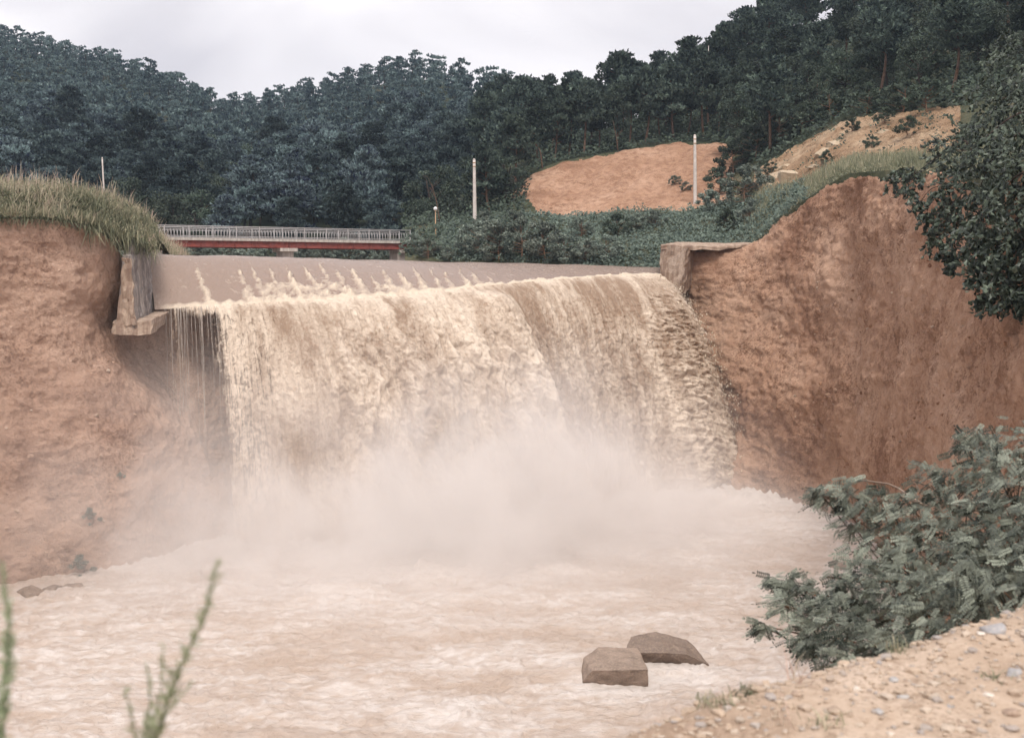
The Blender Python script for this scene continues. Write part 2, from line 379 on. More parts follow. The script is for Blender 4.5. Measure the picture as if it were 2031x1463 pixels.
# ================================================================== LARGE STRUCTURE
# ground sheet and river bed
def ground_sheet():
    n = 60; x = np.linspace(-420, 420, n); y = np.linspace(-60, 660, n)
    X, Y = np.meshgrid(x, y, indexing='ij'); A = np.stack([X, Y, np.full_like(X, -2.5)], -1)
    tag(link('ground', new_mesh('ground', A, grid_faces(n, n)), MAT['riverbed']), kind='structure')
ground_sheet()

# --- generic loft: columns of 3-D points -> displaced surface
def loft(cols, ns, nt_, sm_s=8, sm_t=4):
    C = np.stack([resample(c, nt_) for c in cols])           # (k, nt, 3)
    k = len(cols); seg = np.linalg.norm(np.diff(C.mean(1), axis=0), axis=1); d = np.r_[0, np.cumsum(seg)]
    t = np.linspace(0, d[-1], ns); A = np.zeros((ns, nt_, 3))
    for j in range(nt_):
        for a in range(3): A[:, j, a] = np.interp(t, d, C[:, j, a])
    A = smooth1(A, sm_s)
    A = smooth1(A.transpose(1, 0, 2), sm_t).transpose(1, 0, 2); return A

# --- left bank cliff (continues under the broken slab and behind the falls)
def left_cliff():
    def col(rim, mids, base): return [P(*rim)] + [P(*q) for q in mids] + [G(*base, -0.6) if len(base) == 2 else np.array(base)]
    cols = [
        [(-40, 39, 16.5), (-39, 38, 8), (-38, 36, -1)],
        col((-320, 440, 44), [(-320, 700, 43.5)], (-330, 1240)),
        col((-150, 436, 48), [(-150, 700, 47)], (-150, 1205)),
        col((0, 428, 51), [(0, 600, 51), (0, 850, 50)], (0, 1190)),
        col((80, 430, 52), [(80, 600, 52), (85, 850, 51)], (95, 1175)),
        col((150, 436, 53), [(150, 600, 53.2), (160, 850, 52)], (185, 1168)),
        col((200, 450, 54.3), [(205, 560, 54.5), (205, 640, 55), (225, 850, 53)], (260, 1150)),
        col((232, 480, 55.6), [(228, 560, 55.6), (225, 640, 57.0), (270, 850, 54)], (320, 1135)),
        col((262, 560, 57.2), [(258, 620, 58), (262, 690, 59), (320, 850, 55.5)], (375, 1120)),
        col((320, 590, 60.0), [(320, 640, 60.5), (330, 700, 60.5), (370, 850, 58)], (430, 1110)),
        col((400, 600, 61.5), [(400, 640, 62), (410, 700, 62), (440, 850, 60.5)], (490, 1100)),
        col((560, 590, 64), [(560, 640, 64.5), (560, 800, 64)], (580, 1080)),
        col((800, 575, 69), [(800, 640, 69.5), (800, 800, 69)], (800, 1050)),
        col((1100, 560, 75), [(1100, 640, 75.5), (1100, 800, 74.5)], (1100, 1020)),
        col((1345, 560, 82), [(1345, 640, 81.5), (1350, 800, 79.5)], (1360, 1005)),
    ]
    ns, nt_ = 700, 190
    A = loft(cols, ns, nt_, 9, 3); N = grid_normals(A)
    if N[100, 80] @ np.array([0.4, -1, 0]) < 0: N = -N
    x, y, z = A[..., 0], A[..., 1], A[..., 2]
    h = 0.55 * fbm(x / 4.5, y / 4.5, z / 3.4, 4, seed=1) + 0.24 * fbm(x / 1.5, y / 1.5, z / 1.1, 4, 0.6, seed=2)
    led = fbm(x / 2.6 + z * 0.12, y / 2.6, z / 0.55, 4, 0.6, seed=3); h += 0.13 * np.abs(led) - 0.06
    h += 0.16 * np.abs(fbm(x / 0.6, y / 0.6, z / 0.42, 3, 0.65, seed=5)) + 0.05 * pn(x / 0.16, y / 0.16, z / 0.14, 6)
    edge = sstep(0, 0.05, np.linspace(0, 1, nt_))[None, :]
    A = A + N * (h * (0.25 + 0.75 * edge))[..., None]
    o = link('cliff_bank_left', new_mesh('cliff_bank_left', A, grid_faces(ns, nt_)), MAT['earth_left'])
    tag(o, kind='structure'); return A
LCLIFF = left_cliff()

# --- top of the left bank, a mound rising behind the rim
def left_top():
    us = np.array([-320, -150, 0, 60, 130, 200, 240, 270, 292, 300]); rimd = np.array([44, 48, 51, 51.8, 52.8, 54.3, 55.4, 56.6, 57.6, 58.2])
    rimv = np.array([440, 436, 428, 430, 434, 450, 468, 474, 482, 490]); topv = np.array([380, 372, 368, 368, 372, 388, 405, 420, 440, 450])
    uu = np.linspace(-320, 300, 90); ts = np.linspace(0, 1, 40); A = np.zeros((90, 40, 3))
    for i, u in enumerate(uu):
        r = P(u, np.interp(u, us, rimv), np.interp(u, us, rimd) - 0.15); c = P(u, np.interp(u, us, topv), np.interp(u, us, rimd) + 5.0)
        e = c + np.array([-1.5, 9, -1.8]); e2 = c + np.array([-4, 30, -2.4])
        A[i] = resample([r, (r + c) / 2 + np.array([0, 0, 0.35]), c, e, e2], 40)
    A[..., 2] += 0.25 * fbm(A[..., 0] / 1.6, A[..., 1] / 1.6, 0, 3, seed=8)
    link_o = link('grassy_bank_top', new_mesh('grassy_bank_top', A, grid_faces(90, 40)), MAT['grass_ground']); tag(link_o, kind='structure')
    return A
LTOP = left_top()

# --- right bank cliff: concave face swinging round towards the viewer
RC = [  # rim (u, v, d), then base: photo pixel on the water, or a point
    ((1322, 520, 83.0), [(1325, 640, 82.5), (1335, 800, 80)], (1350, 1000)),
    ((1352, 505, 80.5), [(1362, 640, 79.5), (1385, 800, 77)], (1410, 1000)),
    ((1420, 492, 79.8), [(1432, 640, 77.5), (1455, 800, 74)], (1475, 1002)),
    ((1500, 482, 78.8), [(1510, 640, 75), (1525, 800, 71)], (1545, 1018)),
    ((1545, 428, 77), [(1560, 600, 73), (1575, 800, 68)], (1610, 1032)),
    ((1610, 385, 73.5), [(1625, 600, 69), (1640, 800, 65)], (1665, 1048)),
    ((1680, 345, 69), [(1690, 560, 65), (1700, 800, 61)], (1715, 1075)),
    ((1780, 338, 59), [(1770, 560, 56), (1762, 800, 54)], (1765, 1150)),
    ((1880, 342, 49), [(1862, 560, 46.5), (1850, 800, 44.5)], (1835, 1300)),
    ((1960, 335, 39.5), [(1945, 560, 37.5), (1925, 800, 35.5)], (11.6, 33.5, -0.6)),
    ((2070, 325, 30.0), [(2045, 560, 28.5), (2010, 800, 27)], (9.2, 24.5, -0.6)),
    ((2330, 310, 21.0), [(2260, 560, 20), (2180, 800, 19)], (7.5, 15.0, -0.6)),
    ((2900, 380, 13.0), [(2800, 700, 12.5)], (8.0, 8.0, 4.0)),
]
def right_cliff():
    cols = []
    for rim, mids, base in RC:
        b = G(*base, -0.6) if len(base) == 2 else np.array(base, float)
        pr = P(*rim); bk = pr + np.array([2.2, 2.6, -0.12]) * (1 if rim[0] < 2000 else 0.5); cols.append([bk, pr] + [P(*q) for q in mids] + [b])
    ns, nt_ = 700, 200
    A = loft(cols, ns, nt_, 8, 3); N = grid_normals(A)
    if N[200, 100] @ np.array([-0.7, -0.7, 0]) < 0: N = -N
    x, y, z = A[..., 0], A[..., 1], A[..., 2]
    s = np.linspace(0, 1, ns)[:, None]
    near = sstep(0.45, 0.75, s)
    h = 0.8 * fbm(x / 6, y / 6, z / 4.2, 4, seed=21) + 0.28 * fbm(x / 1.4, y / 1.4, z / 1.0, 4, 0.62, seed=22)
    led = fbm(x / 3 + z * 0.25, y / 3, z / 0.7, 4, 0.6, seed=23); h = h + (0.26 * np.abs(led) - 0.08) * (1 - 0.4 * near)
    gul = fbm(y / 0.9 + z * 0.15, x / 5, z / 7, 4, 0.6, seed=24); h = h + 0.34 * near * gul
    h = h + 0.20 * np.abs(fbm(x / 0.7, y / 0.7, z / 0.5, 3, 0.65, seed=25)) + 0.06 * pn(x / 0.2, y / 0.2, z / 0.16, 6)
    # crumbled lip a little under the rim
    tt = np.linspace(0, 1, nt_)[None, :]
    lip = np.exp(-((tt - 0.11 - 0.03 * pn(s * 22, 0, 0, 7)) / 0.02) ** 2) * sstep(0.1, 0.3, s) * (1 - sstep(0.55, 0.7, s)); h = h - 0.35 * lip
    fade = 0.2 + 0.8 * sstep(0, 0.04, tt)
    A = A + N * (h * fade)[..., None]
    o = link('cliff_bank_right', new_mesh('cliff_bank_right', A, grid_faces(ns, nt_)), MAT['earth_right']); tag(o, kind='structure')
    return A
RCLIFF = right_cliff()

# --- hillside on the right: rim -> grass -> slopes -> wooded top
HS = [  # u : list of (v, d) from near to far
    (800, [(545, 96), (505, 100), (470, 112), (452, 120), (440, 132), (330, 170), (240, 220), (255, 300)]),
    (900, [(545, 94), (500, 98), (455, 110), (440, 116), (425, 126), (320, 165), (240, 210), (255, 300)]),
    (1000, [(545, 92), (500, 96), (440, 108), (425, 114), (395, 124), (300, 150), (262, 190), (275, 300)]),
    (1050, [(545, 91), (500, 95), (436, 108), (418, 113), (345, 127), (300, 145), (268, 185), (280, 300)]),
    (1110, [(545, 90), (500, 94), (438, 107), (432, 112), (322, 130), (295, 142), (268, 180), (280, 300)]),
    (1225, [(545, 88), (498, 92), (430, 106), (418, 111), (300, 132), (282, 141), (252, 175), (270, 300)]),
    (1340, [(545, 85), (495, 90), (430, 104), (416, 109), (282, 133), (262, 142), (212, 175), (235, 300)]),
    (1450, [(540, 81.5), (488, 86), (425, 99), (400, 105), (287, 130), (255, 140), (165, 175), (175, 300)]),
    (1500, [(482, 79.0), (470, 84), (410, 94), (380, 99), (340, 107), (280, 120), (115, 172), (115, 300)]),
    (1580, [(408, 75.4), (392, 80), (378, 86), (366, 90), (288, 106), (235, 120), (70, 168), (70, 300)]),
    (1680, [(345, 69.2), (338, 74), (333, 79), (322, 83), (237, 101), (195, 114), (25, 162), (20, 300)]),
    (1780, [(338, 59.2), (333, 66), (328, 71), (316, 76), (222, 96), (180, 110), (-5, 158), (-10, 300)]),
    (1880, [(342, 49.2), (334, 56), (326, 62), (312, 67), (215, 89), (165, 104), (-40, 150), (-45, 300)]),
    (1960, [(335, 39.7), (322, 48), (314, 56), (298, 61), (200, 82), (150, 98), (-60, 145), (-70, 300)]),
    (2070, [(325, 30.2), (305, 40), (295, 48), (275, 55), (180, 75), (130, 90), (-80, 140), (-90, 300)]),
    (2400, [(310, 20.5), (285, 32), (270, 40), (250, 48), (150, 68), (100, 84), (-120, 130), (-140, 300)]),
]
ROW_T = np.array([0, 0.09, 0.24, 0.30, 0.52, 0.62, 0.85, 1.0])
HU = np.array([h[0] for h in HS], float); HP = np.array([h[1] for h in HS], float)   # (k, 8, 2)
def hill_at(u, t):
    """point of the right hillside for column u (photo pixels) and row t in 0..1, without relief"""
    u = np.asarray(u, float); t = np.asarray(t, float); sh = u.shape; u = u.ravel(); t = t.ravel()
    ki = np.clip(np.searchsorted(HU, u) - 1, 0, len(HU) - 2); ku = np.clip((u - HU[ki]) / (HU[ki + 1] - HU[ki]), 0, 1)[:, None]
    tab = HP[ki] * (1 - ku[..., None]) + HP[ki + 1] * ku[..., None]
    ti = np.clip(np.searchsorted(ROW_T, t, 'right') - 1, 0, len(ROW_T) - 2); tf = np.clip((t - ROW_T[ti]) / (ROW_T[ti + 1] - ROW_T[ti]), 0, 1)
    ar = np.arange(len(u)); vd = tab[ar, ti] * (1 - tf[:, None]) + tab[ar, ti + 1] * tf[:, None]
    return P(u, vd[:, 0], vd[:, 1]).reshape(sh + (3,))
def hillside():
    nu, nt_ = 520, 260
    uu = np.linspace(800, 2400, nu)[:, None] + np.zeros((1, nt_)); tt = np.linspace(0, 1, nt_)[None] ** 1.0 + np.zeros((nu, 1))
    A = hill_at(uu, tt)
    A = smooth1(A, 3); A0 = A.copy(); A0 = smooth1(A.transpose(1, 0, 2), 3).transpose(1, 0, 2)
    A[:, 2:] = A0[:, 2:]
    N = grid_normals(A); N = np.where(N[..., 2:] < 0, -N, N)
    x, y, z = A[..., 0], A[..., 1], A[..., 2]
    wob = 14 * fbm(uu / 60, tt * 9, 0, 3, seed=31); tw = 0.012 * fbm(uu / 45, tt * 5, 0, 3, seed=32)
    lo = 0.292 + tw; hi = 0.522 + tw
    cut = (uu + wob > 1046 - 60 * (tt - 0.30) / 0.2 + 20) & (uu + wob < 1452) & (tt > lo) & (tt < hi)
    rock = (uu + wob > 1494) & (uu < 1905) & (tt > np.maximum(lo, 0.27) + 0.01) & (tt < 0.525 + tw)
    gul = fbm((uu - 420 * tt) / 30, tt * 4, 0, 4, 0.55, seed=33)
    rel = 0.35 * fbm(x / 5, y / 5, z / 5, 4, seed=34)
    rel = np.where(cut, rel * 0.8 + 0.6 * gul + 0.25 * fbm(x / 1.2, y / 1.2, z / 1.2, 3, seed=35), rel)
    rk = np.abs(fbm(x / 1.5, y / 1.5, z / 1.5, 4, 0.65, seed=36)); rel = np.where(rock, rel * 0.8 + 1.1 * rk - 0.2, rel)
    edge = sstep(0, 0.06, tt); A = A + N * (smooth1(rel, 1) * edge)[..., None]
    A[:, 1] = A[:, 0] + np.array([0.05, 0.12, 0.05]); A[:, 0] = A[:, 1] + np.array([0.25, 0.3, -2.6])     # the turf edge goes down behind the cliff rim
    cf = lambda mk: (mk[:-1, :-1] & mk[1:, 1:])
    c_, r_ = cf(cut), cf(rock); floor = cf(tt > 0.525)
    V = A.reshape(-1, 3)
    def sub(name, keep, mat):
        F = grid_faces(nu, nt_, keep); idx, inv = np.unique(F, return_inverse=True)
        o = link(name, new_mesh(name, V[idx], inv.reshape(-1, 4)), mat); tag(o, kind='structure')
    sub('cut_slope', c_, MAT['cut_slope']); sub('rocky_slope', r_ & ~c_, MAT['rocky_slope'])
    rest = ~c_ & ~r_; sub('hillside', rest & floor, MAT['forest_floor']); sub('grassy_slope', rest & ~floor, MAT['grass_ground'])
    return A
HILL = hillside()

# --- far wooded hills
FU = np.array([-700, -300, 0, 120, 250, 330, 400, 470, 540, 640, 720, 830, 940, 1040, 1120, 1250], float)
FSV = np.array([60, 70, 90, 118, 150, 180, 212, 232, 218, 190, 164, 152, 178, 215, 250, 265], float)      # ground at the ridge, below the tree tops
FRD = np.array([300, 310, 320, 320, 310, 300, 300, 330, 340, 330, 310, 290, 270, 250, 240, 240], float)
def far_at(u, t):
    u = np.asarray(u, float); t = np.asarray(t, float)
    vb = 512.0; db = 121.0
    vr = np.interp(u, FU, FSV); dr = np.interp(u, FU, FRD)
    tt = np.clip(t, 0, 1)
    d = db + (dr - db) * tt ** 1.15; v = vb + (vr - vb) * (1 - (1 - tt) ** 1.25)
    p = P(u, v, d); over = np.clip(t - 1, 0, 1)
    p = p + np.stack([0 * over, over * 260, -over * 60], -1); return p
def far_hill():
    nu, nt_ = 200, 90
    uu = np.linspace(-700, 1250, nu)[:, None] + np.zeros((1, nt_)); tt = np.linspace(0, 1.4, nt_)[None] + np.zeros((nu, 1))
    A = smooth1(far_at(uu, tt), 4); A[:, 0] += np.array([0, -5.0, -6.0]); A[..., 2] += 2.0 * fbm(A[..., 0] / 30, A[..., 1] / 30, 0, 3, seed=41) * sstep(0, 0.2, tt)
    o = link('wooded_hill', new_mesh('wooded_hill', A, grid_faces(nu, nt_)), MAT['forest_floor']); tag(o, kind='structure')
far_hill()

# --- upstream water level, spillway sheet, waterfall
CREST = np.array([P(290, 505, 61.6), P(430, 507, 64.0), P(700, 514, 69.5), P(900, 519, 74.2), P(1100, 524, 79), P(1312, 530, 84.0)])
LIPPX = [(302, 614, 58.3), (430, 607, 59.4), (600, 598, 61.6), (760, 588, 64.0), (900, 575, 67.0), (960, 569, 68.4), (1100, 556, 72.0), (1200, 549, 74.6), (1300, 545, 77.4), (1334, 562, 78.2)]
LIP = np.array([P(*q) for q in LIPPX])
LIPU = np.array([q[0] for q in LIPPX], float)
def reservoir():
    ns, nt_ = 120, 60; c = resample(CREST, ns); A = np.zeros((ns, nt_, 3))
    far = np.stack([np.linspace(-62, 8, ns), np.linspace(118, 100, ns), np.full(ns, c[:, 2].mean())], -1)
    t = np.linspace(0, 1, nt_)
    A = c[:, None] * (1 - t)[None, :, None] + far[:, None] * t[None, :, None]
    A[..., 2] += 0.05 * fbm(A[..., 0] / 2, A[..., 1] / 2, 0, 3, seed=51) - 0.015
    A[:, 0] = c
    o = link('reservoir_water', new_mesh('reservoir_water', A, grid_faces(ns, nt_), True, {'foam': np.zeros(ns * nt_)}), MAT['spillway']); tag(o, kind='structure')
reservoir()
PLUMES = [  # foam tails behind the baffle blocks: photo (u, v) top and foot, widths, strength
    (384, 519, 416, 600, 4, 11, 1.0), (470, 530, 500, 600, 4, 26, 1.0), (494, 516, 512, 562, 2, 7, 0.9), (530, 520, 558, 595, 2, 16, 0.95), (564, 521, 596, 590, 2, 16, 1.0),
    (600, 526, 640, 592, 2, 18, 0.9), (630, 520, 668, 590, 2, 17, 1.0), (664, 532, 690, 585, 6, 14, 0.9), (692, 527, 722, 575, 4, 14, 0.95),
    (735, 545, 760, 590, 3, 20, 1.0), (755, 528, 790, 588, 2, 16, 0.9), (786, 532, 818, 586, 3, 20, 1.0), (815, 524, 842, 570, 2, 12, 0.9), (848, 530, 880, 580, 2, 14, 0.9),
    (875, 535, 900, 575, 3, 12, 0.8), (907, 530, 935, 572, 2, 12, 0.8), (930, 534, 955, 570, 2, 10, 0.8), (958, 540, 985, 566, 2, 8, 0.7), (1002, 548, 1018, 562, 2, 6, 0.6)]
def spillway():
    ns, nt_ = 800, 100
    c = resample(CREST, ns)
    lu = np.linspace(302, 1334, ns); l = np.stack([np.interp(lu, LIPU, LIP[:, k]) for k in range(3)], -1); l = smooth1(l, 10)
    t = np.linspace(0, 1, nt_)[None, :, None]
    A = c[:, None] * (1 - t) + l[:, None] * t
    f = t[..., 0] ** 1.55
    A[..., 2] = c[:, None, 2] * (1 - f) + l[:, None, 2] * f
    A[..., 2] += 0.06 * pn(np.linspace(0, 14, ns)[:, None], t[..., 0] * 1.5, 0, 4) * (1 - t[..., 0])
    u, v = proj(A)
    foam = np.zeros((ns, nt_))
    wob = 3.5 * fbm(u / 14, v / 9, 0, 3, 0.6, seed=52)
    for (u0, v0, u1, v1, w0, w1, st) in PLUMES:
        k = np.clip((v - v0) / (v1 - v0), 0, 1.4); cu = u0 + (u1 - u0) * k + 4 * pn(v / 9, u0 * 0.37, 0, 5); w = (w0 + (w1 - w0) * k ** 1.5) * (0.8 + 0.5 * float(pn(u0 * 0.13, 0.5, 0, 8)))
        g = np.exp(-((u + wob - cu) / w) ** 2) * sstep(v0 - 2 + 6 * float(pn(u0 * 0.31, 2.5, 0, 8)), v0 + 14, v) * st; foam = np.maximum(foam, g)
    lump = fbm(A[..., 0] / 0.55, A[..., 1] / 0.9, A[..., 2] / 0.5, 4, 0.62, seed=53); bl = np.abs(lump) * 2
    wide = sstep(505, 540, u) * (1 - sstep(690, 730, u)) * sstep(556, 568, v + 6 * lump) + sstep(745, 765, u) * (1 - sstep(830, 850, u)) * sstep(560, 572, v + 6 * lump)
    foam = np.maximum(foam, wide * 0.9)
    foam *= np.clip(0.55 + 1.5 * lump, 0.0, 1.1)
    tt = t[..., 0]
    A[..., 2] += foam * (0.05 + 0.22 * bl) * (1 - sstep(0.94, 0.99, tt))
    # foam roller along the lip
    roll = sstep(0.92, 0.985, tt + 0.04 * pn(np.linspace(0, 60, ns)[:, None], 0, 0, 9)) * sstep(300, 360, u)
    A[..., 2] += roll * (1 - sstep(0.955, 0.995, tt)) * (0.14 + 0.14 * bl) * (0.3 + 0.7 * sstep(380, 700, u)); foam = np.maximum(foam, roll * 0.95)
    A[..., 2] += 0.02 * fbm(A[..., 0] / 0.5, A[..., 1] / 0.8, 0, 3, seed=54)
    o = link('spillway_water', new_mesh('spillway_water', A, grid_faces(ns, nt_), True, {'foam': foam}), MAT['spillway']); tag(o, kind='structure')
spillway()

def falls():
    ns, nt_ = 980, 340
    lu = np.linspace(302, 1334, ns); L = np.stack([np.interp(lu, LIPU, LIP[:, k]) for k in range(3)], -1); L = smooth1(L, 10)
    sm = np.r_[0, np.cumsum(np.linalg.norm(np.diff(L, axis=0), axis=1))]
    v0 = np.interp(lu, [306, 400, 430, 470, 540, 620, 760, 900, 955, 985, 1030, 1120, 1200, 1260, 1310, 1334],
                   [0.4, 1.0, 2.2, 2.8, 3.4, 4.7, 5.5, 5.9, 5.8, 4.5, 3.5, 3.4, 3.9, 4.8, 4.8, 4.5])
    v0 = smooth1(v0[:, None], 8)[:, 0] + 0.25 * fbm(sm / 2.2, 0 * sm, 0, 3, seed=61)
    n = unit(np.stack([np.interp(lu, [306, 900, 1334], [0.42, 0.46, 0.66]), np.interp(lu, [306, 900, 1334], [-0.9, -0.89, -0.76]), 0 * lu], -1))
    vz0 = 0.30 * v0
    Tend = (-vz0 + np.sqrt(vz0 ** 2 + 2 * 9.81 * (L[:, 2] + 0.5))) / 9.81
    tf = np.linspace(0, 1, nt_) ** 0.92; tau = Tend[:, None] * tf[None]
    A = L[:, None] + n[:, None] * (v0[:, None] * tau)[..., None]
    A[..., 2] = L[:, None, 2] - vz0[:, None] * tau - 4.905 * tau ** 2
    seg = np.linalg.norm(np.diff(A, axis=1), axis=-1); q = np.concatenate([np.zeros((ns, 1)), np.cumsum(seg, 1)], 1)
    S = sm[:, None] + 0 * q; U = lu[:, None] + 0 * q
    wx = 0.5 * fbm(S / 2.2, q / 3.5, 0, 3, seed=62)
    main = sstep(560, 660, U) * (1 - sstep(945 + 6 * q, 1000 + 6 * q, U)); right = sstep(1190, 1260, U); mid = np.clip(1 - main - right, 0, 1) * sstep(900, 960, U); lace = (1 - sstep(520, 680, U))
    dg = S - 0.22 * q
    big = np.abs(fbm((dg + wx) / 2.4, q / 7.0, 0, 3, 0.55, seed=63))
    l1 = np.abs(fbm((dg + wx) / 0.85, q / 1.5, 0, 3, 0.6, seed=64))
    l2 = np.abs(fbm((S + wx) / 0.30, q / 0.42, 0, 2, 0.6, seed=65))
    lr = np.abs(fbm((S + wx + 0.3 * q) / 1.9, (q - 0.35 * S) / 0.8, 0, 4, 0.62, seed=66))
    ls = np.abs(fbm((S + 0.4 * wx) / 0.55, q / 5.5, 0, 3, 0.6, seed=67))
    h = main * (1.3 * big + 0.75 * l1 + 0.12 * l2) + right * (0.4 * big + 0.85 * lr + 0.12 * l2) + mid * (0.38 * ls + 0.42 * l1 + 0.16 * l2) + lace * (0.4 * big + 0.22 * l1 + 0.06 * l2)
    amp = 0.06 + 1.05 * sstep(0.1, 6, q)
    out = unit(n * 0.9 + np.array([0, 0, 0.3]))
    A = A + out[:, None] * (h * amp * 1.1)[..., None]
    # the thick main stream stands in front of the smoother curtain on its right
    ridge = np.exp(-((U - (945 + 7.0 * q)) / 26) ** 2) * sstep(0.2, 2.0, q); A = A + out[:, None] * (1.0 * ridge)[..., None]
    tone = fbm((dg + 0.6 * wx) / 2.0, q / 10.0, 0, 3, 0.55, seed=60)
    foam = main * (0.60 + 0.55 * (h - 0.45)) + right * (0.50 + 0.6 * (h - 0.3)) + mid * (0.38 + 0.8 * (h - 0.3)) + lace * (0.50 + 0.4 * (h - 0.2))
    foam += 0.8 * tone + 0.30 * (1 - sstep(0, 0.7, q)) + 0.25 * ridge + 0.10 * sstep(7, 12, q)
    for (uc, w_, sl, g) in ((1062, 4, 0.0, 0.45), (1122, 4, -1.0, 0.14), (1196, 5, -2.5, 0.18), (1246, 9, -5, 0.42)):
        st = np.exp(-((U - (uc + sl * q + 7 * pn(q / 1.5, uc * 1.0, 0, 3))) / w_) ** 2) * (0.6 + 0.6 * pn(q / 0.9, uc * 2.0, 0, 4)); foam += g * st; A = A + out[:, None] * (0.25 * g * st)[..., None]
    A[:, 0] = L - n * 0.5 + np.array([0, 0, 0.12]); A[:, 1] = L + np.array([0, 0, 0.05])
    # thin torn edges of the sheet: how solid it is
    edge = np.interp(U, [302, 320, 328, 345, 360, 400, 425, 436, 470, 560, 640], [-0.6, -0.1, 0.26, 0.42, 0.30, 0.33, 0.36, 0.56, 0.62, 0.76, 1.4])
    edge = edge + 0.5 * (1 - sstep(0, 0.8, q)) * sstep(330, 420, U) + 0.16 * fbm(S / 1.2, q / 6.0, 0, 2, seed=69) * (edge < 1) - 0.16 * sstep(3, 9, q) * (U < 430)
    rf = np.interp(U, [1270, 1300, 1322, 1334], [1.6, 0.78, 0.42, 0.12]) + 0.5 * (1 - sstep(0, 1.2, q)); edge = np.minimum(edge, rf)
    keep = edge > -0.45; kf = keep[:-1, :-1] & keep[1:, 1:]
    F = grid_faces(ns, nt_, kf); idx, inv = np.unique(F, return_inverse=True)
    pick = lambda a: a.reshape(-1)[idx]
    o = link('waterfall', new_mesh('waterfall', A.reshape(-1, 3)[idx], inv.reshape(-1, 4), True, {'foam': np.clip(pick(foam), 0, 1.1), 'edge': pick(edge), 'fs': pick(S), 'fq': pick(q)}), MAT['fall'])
    tag(o, kind='structure')
    # clots thrown clear of the sheet
    r = np.random.default_rng(5); k = 1500
    ii = r.integers(0, ns, k); jj = (r.random(k) ** 0.7 * (nt_ - 1)).astype(int)
    ed = r.random(k) < 0.7; ii[ed] = np.clip(ns - 1 - np.abs(r.normal(0, 34, ed.sum())), 0, ns - 1).astype(int)
    ok = (lu[ii] > 415); ii, jj = ii[ok], jj[ok]; k = len(ii)
    c = A[ii, jj] + out[ii] * (np.abs(r.normal(0, 0.16, k)) * (0.4 + q[ii, jj] / 9))[:, None] + r.normal(0, 0.10, (k, 3))
    edge = sstep(1290, 1334, lu[ii]); c[:, 0] += edge * np.abs(r.normal(0, 0.22, k)) * (0.3 + q[ii, jj] / 7)
    o8 = np.array([[1, 0, 0], [-1, 0, 0], [0, 1, 0], [0, -1, 0], [0, 0, 1.7], [0, 0, -1.7]], float)
    f8 = np.array([[0, 2, 4], [2, 1, 4], [1, 3, 4], [3, 0, 4], [2, 0, 5], [1, 2, 5], [3, 1, 5], [0, 3, 5]])
    sz = r.gamma(2.0, 0.009, k) + 0.007
    V = c[:, None] + o8[None] * sz[:, None, None] * r.uniform(0.6, 1.4, (k, 6, 1))
    F = (f8[None] + (np.arange(k) * 6)[:, None, None]).reshape(-1, 3)
    o2 = link('spatter', new_mesh('spatter', V, F, True), MAT['drops'], o); tag(o2, kind='stuff')
    # thin trickles over the end of the slab
    g = Geo(); r = np.random.default_rng(6)
    for i in range(34):
        u = 322 + 112 * r.random() ** 0.7 if i > 20 else r.choice([330, 340, 356, 362, 372, 385, 398, 412]) + r.normal(0, 2.5)
        j = int((u - 302) / (1334 - 302) * (ns - 1)); p0 = L[j] + np.array([0.02, -0.05 - r.random() * 0.3, 0.0])
        vv = np.interp(u, [320, 400, 432], [0.12, 0.5, 1.5]) * r.uniform(0.5, 1.4)
        ln = r.uniform(0.35, 1.0) * 1.45; tau_ = np.linspace(0, ln, 16)
        path = p0 + n[j] * (vv * tau_)[:, None]; path[:, 2] -= 0.4 * tau_ + 4.905 * tau_ ** 2
        path[:, 0] += 0.10 * pn(tau_ * 3, i * 3.3, 0, 2) * tau_; w = r.uniform(0.005, 0.018) * np.interp(tau_, [0, ln * 0.3, ln], [1.2, 1.0, 0.35])
        g.add(*tube(path, w, 4))
    tr = link('trickles', g.mesh('trickles', True), MAT['trickle'], o); tag(tr, kind='stuff')
    return A, lu
FALL, FALLU = falls()

# dam body below the sheet: back wall under the apron and a hidden core, so the water rests on something
def dam_body():
    ns = 80; c = resample(CREST, ns)[0:80]; lu = np.linspace(302, 1334, ns); l = np.stack([np.interp(lu, LIPU, LIP[:, k]) for k in range(3)], -1)
    back = c + np.array([0, 4.0, -0.6]); c2 = c + np.array([0, 0, -0.5]); mid = (c + l) / 2 + np.array([0, 0, -0.45]); l2 = l + np.array([0, 0.12, -0.30]); l3 = l + np.array([0, 0.12, -0.85])
    u3 = l + np.array([-1.2, 3.2, -1.1]); low = np.stack([u3[:, 0], u3[:, 1] + 1.2, np.where(lu < 640, l[:, 2] - 1.4, -2.0)], -1); bb = np.stack([back[:, 0], back[:, 1], np.full(ns, -2.0)], -1)
    A = np.stack([bb, back, c2, mid, l2, l3, u3, low], 1)[lu > 425]; ns = len(A)
    A[:, 4:6] += 0.1 * rng.normal(size=(ns, 1, 3)) * np.array([0.3, 1, 0.3])
    o = link('spillway_dam', new_mesh('spillway_dam', A, grid_faces(ns, 8), False), MAT['concrete']); tag(o, 'concrete spillway dam with broken apron under the flood water', 'dam')
dam_body()

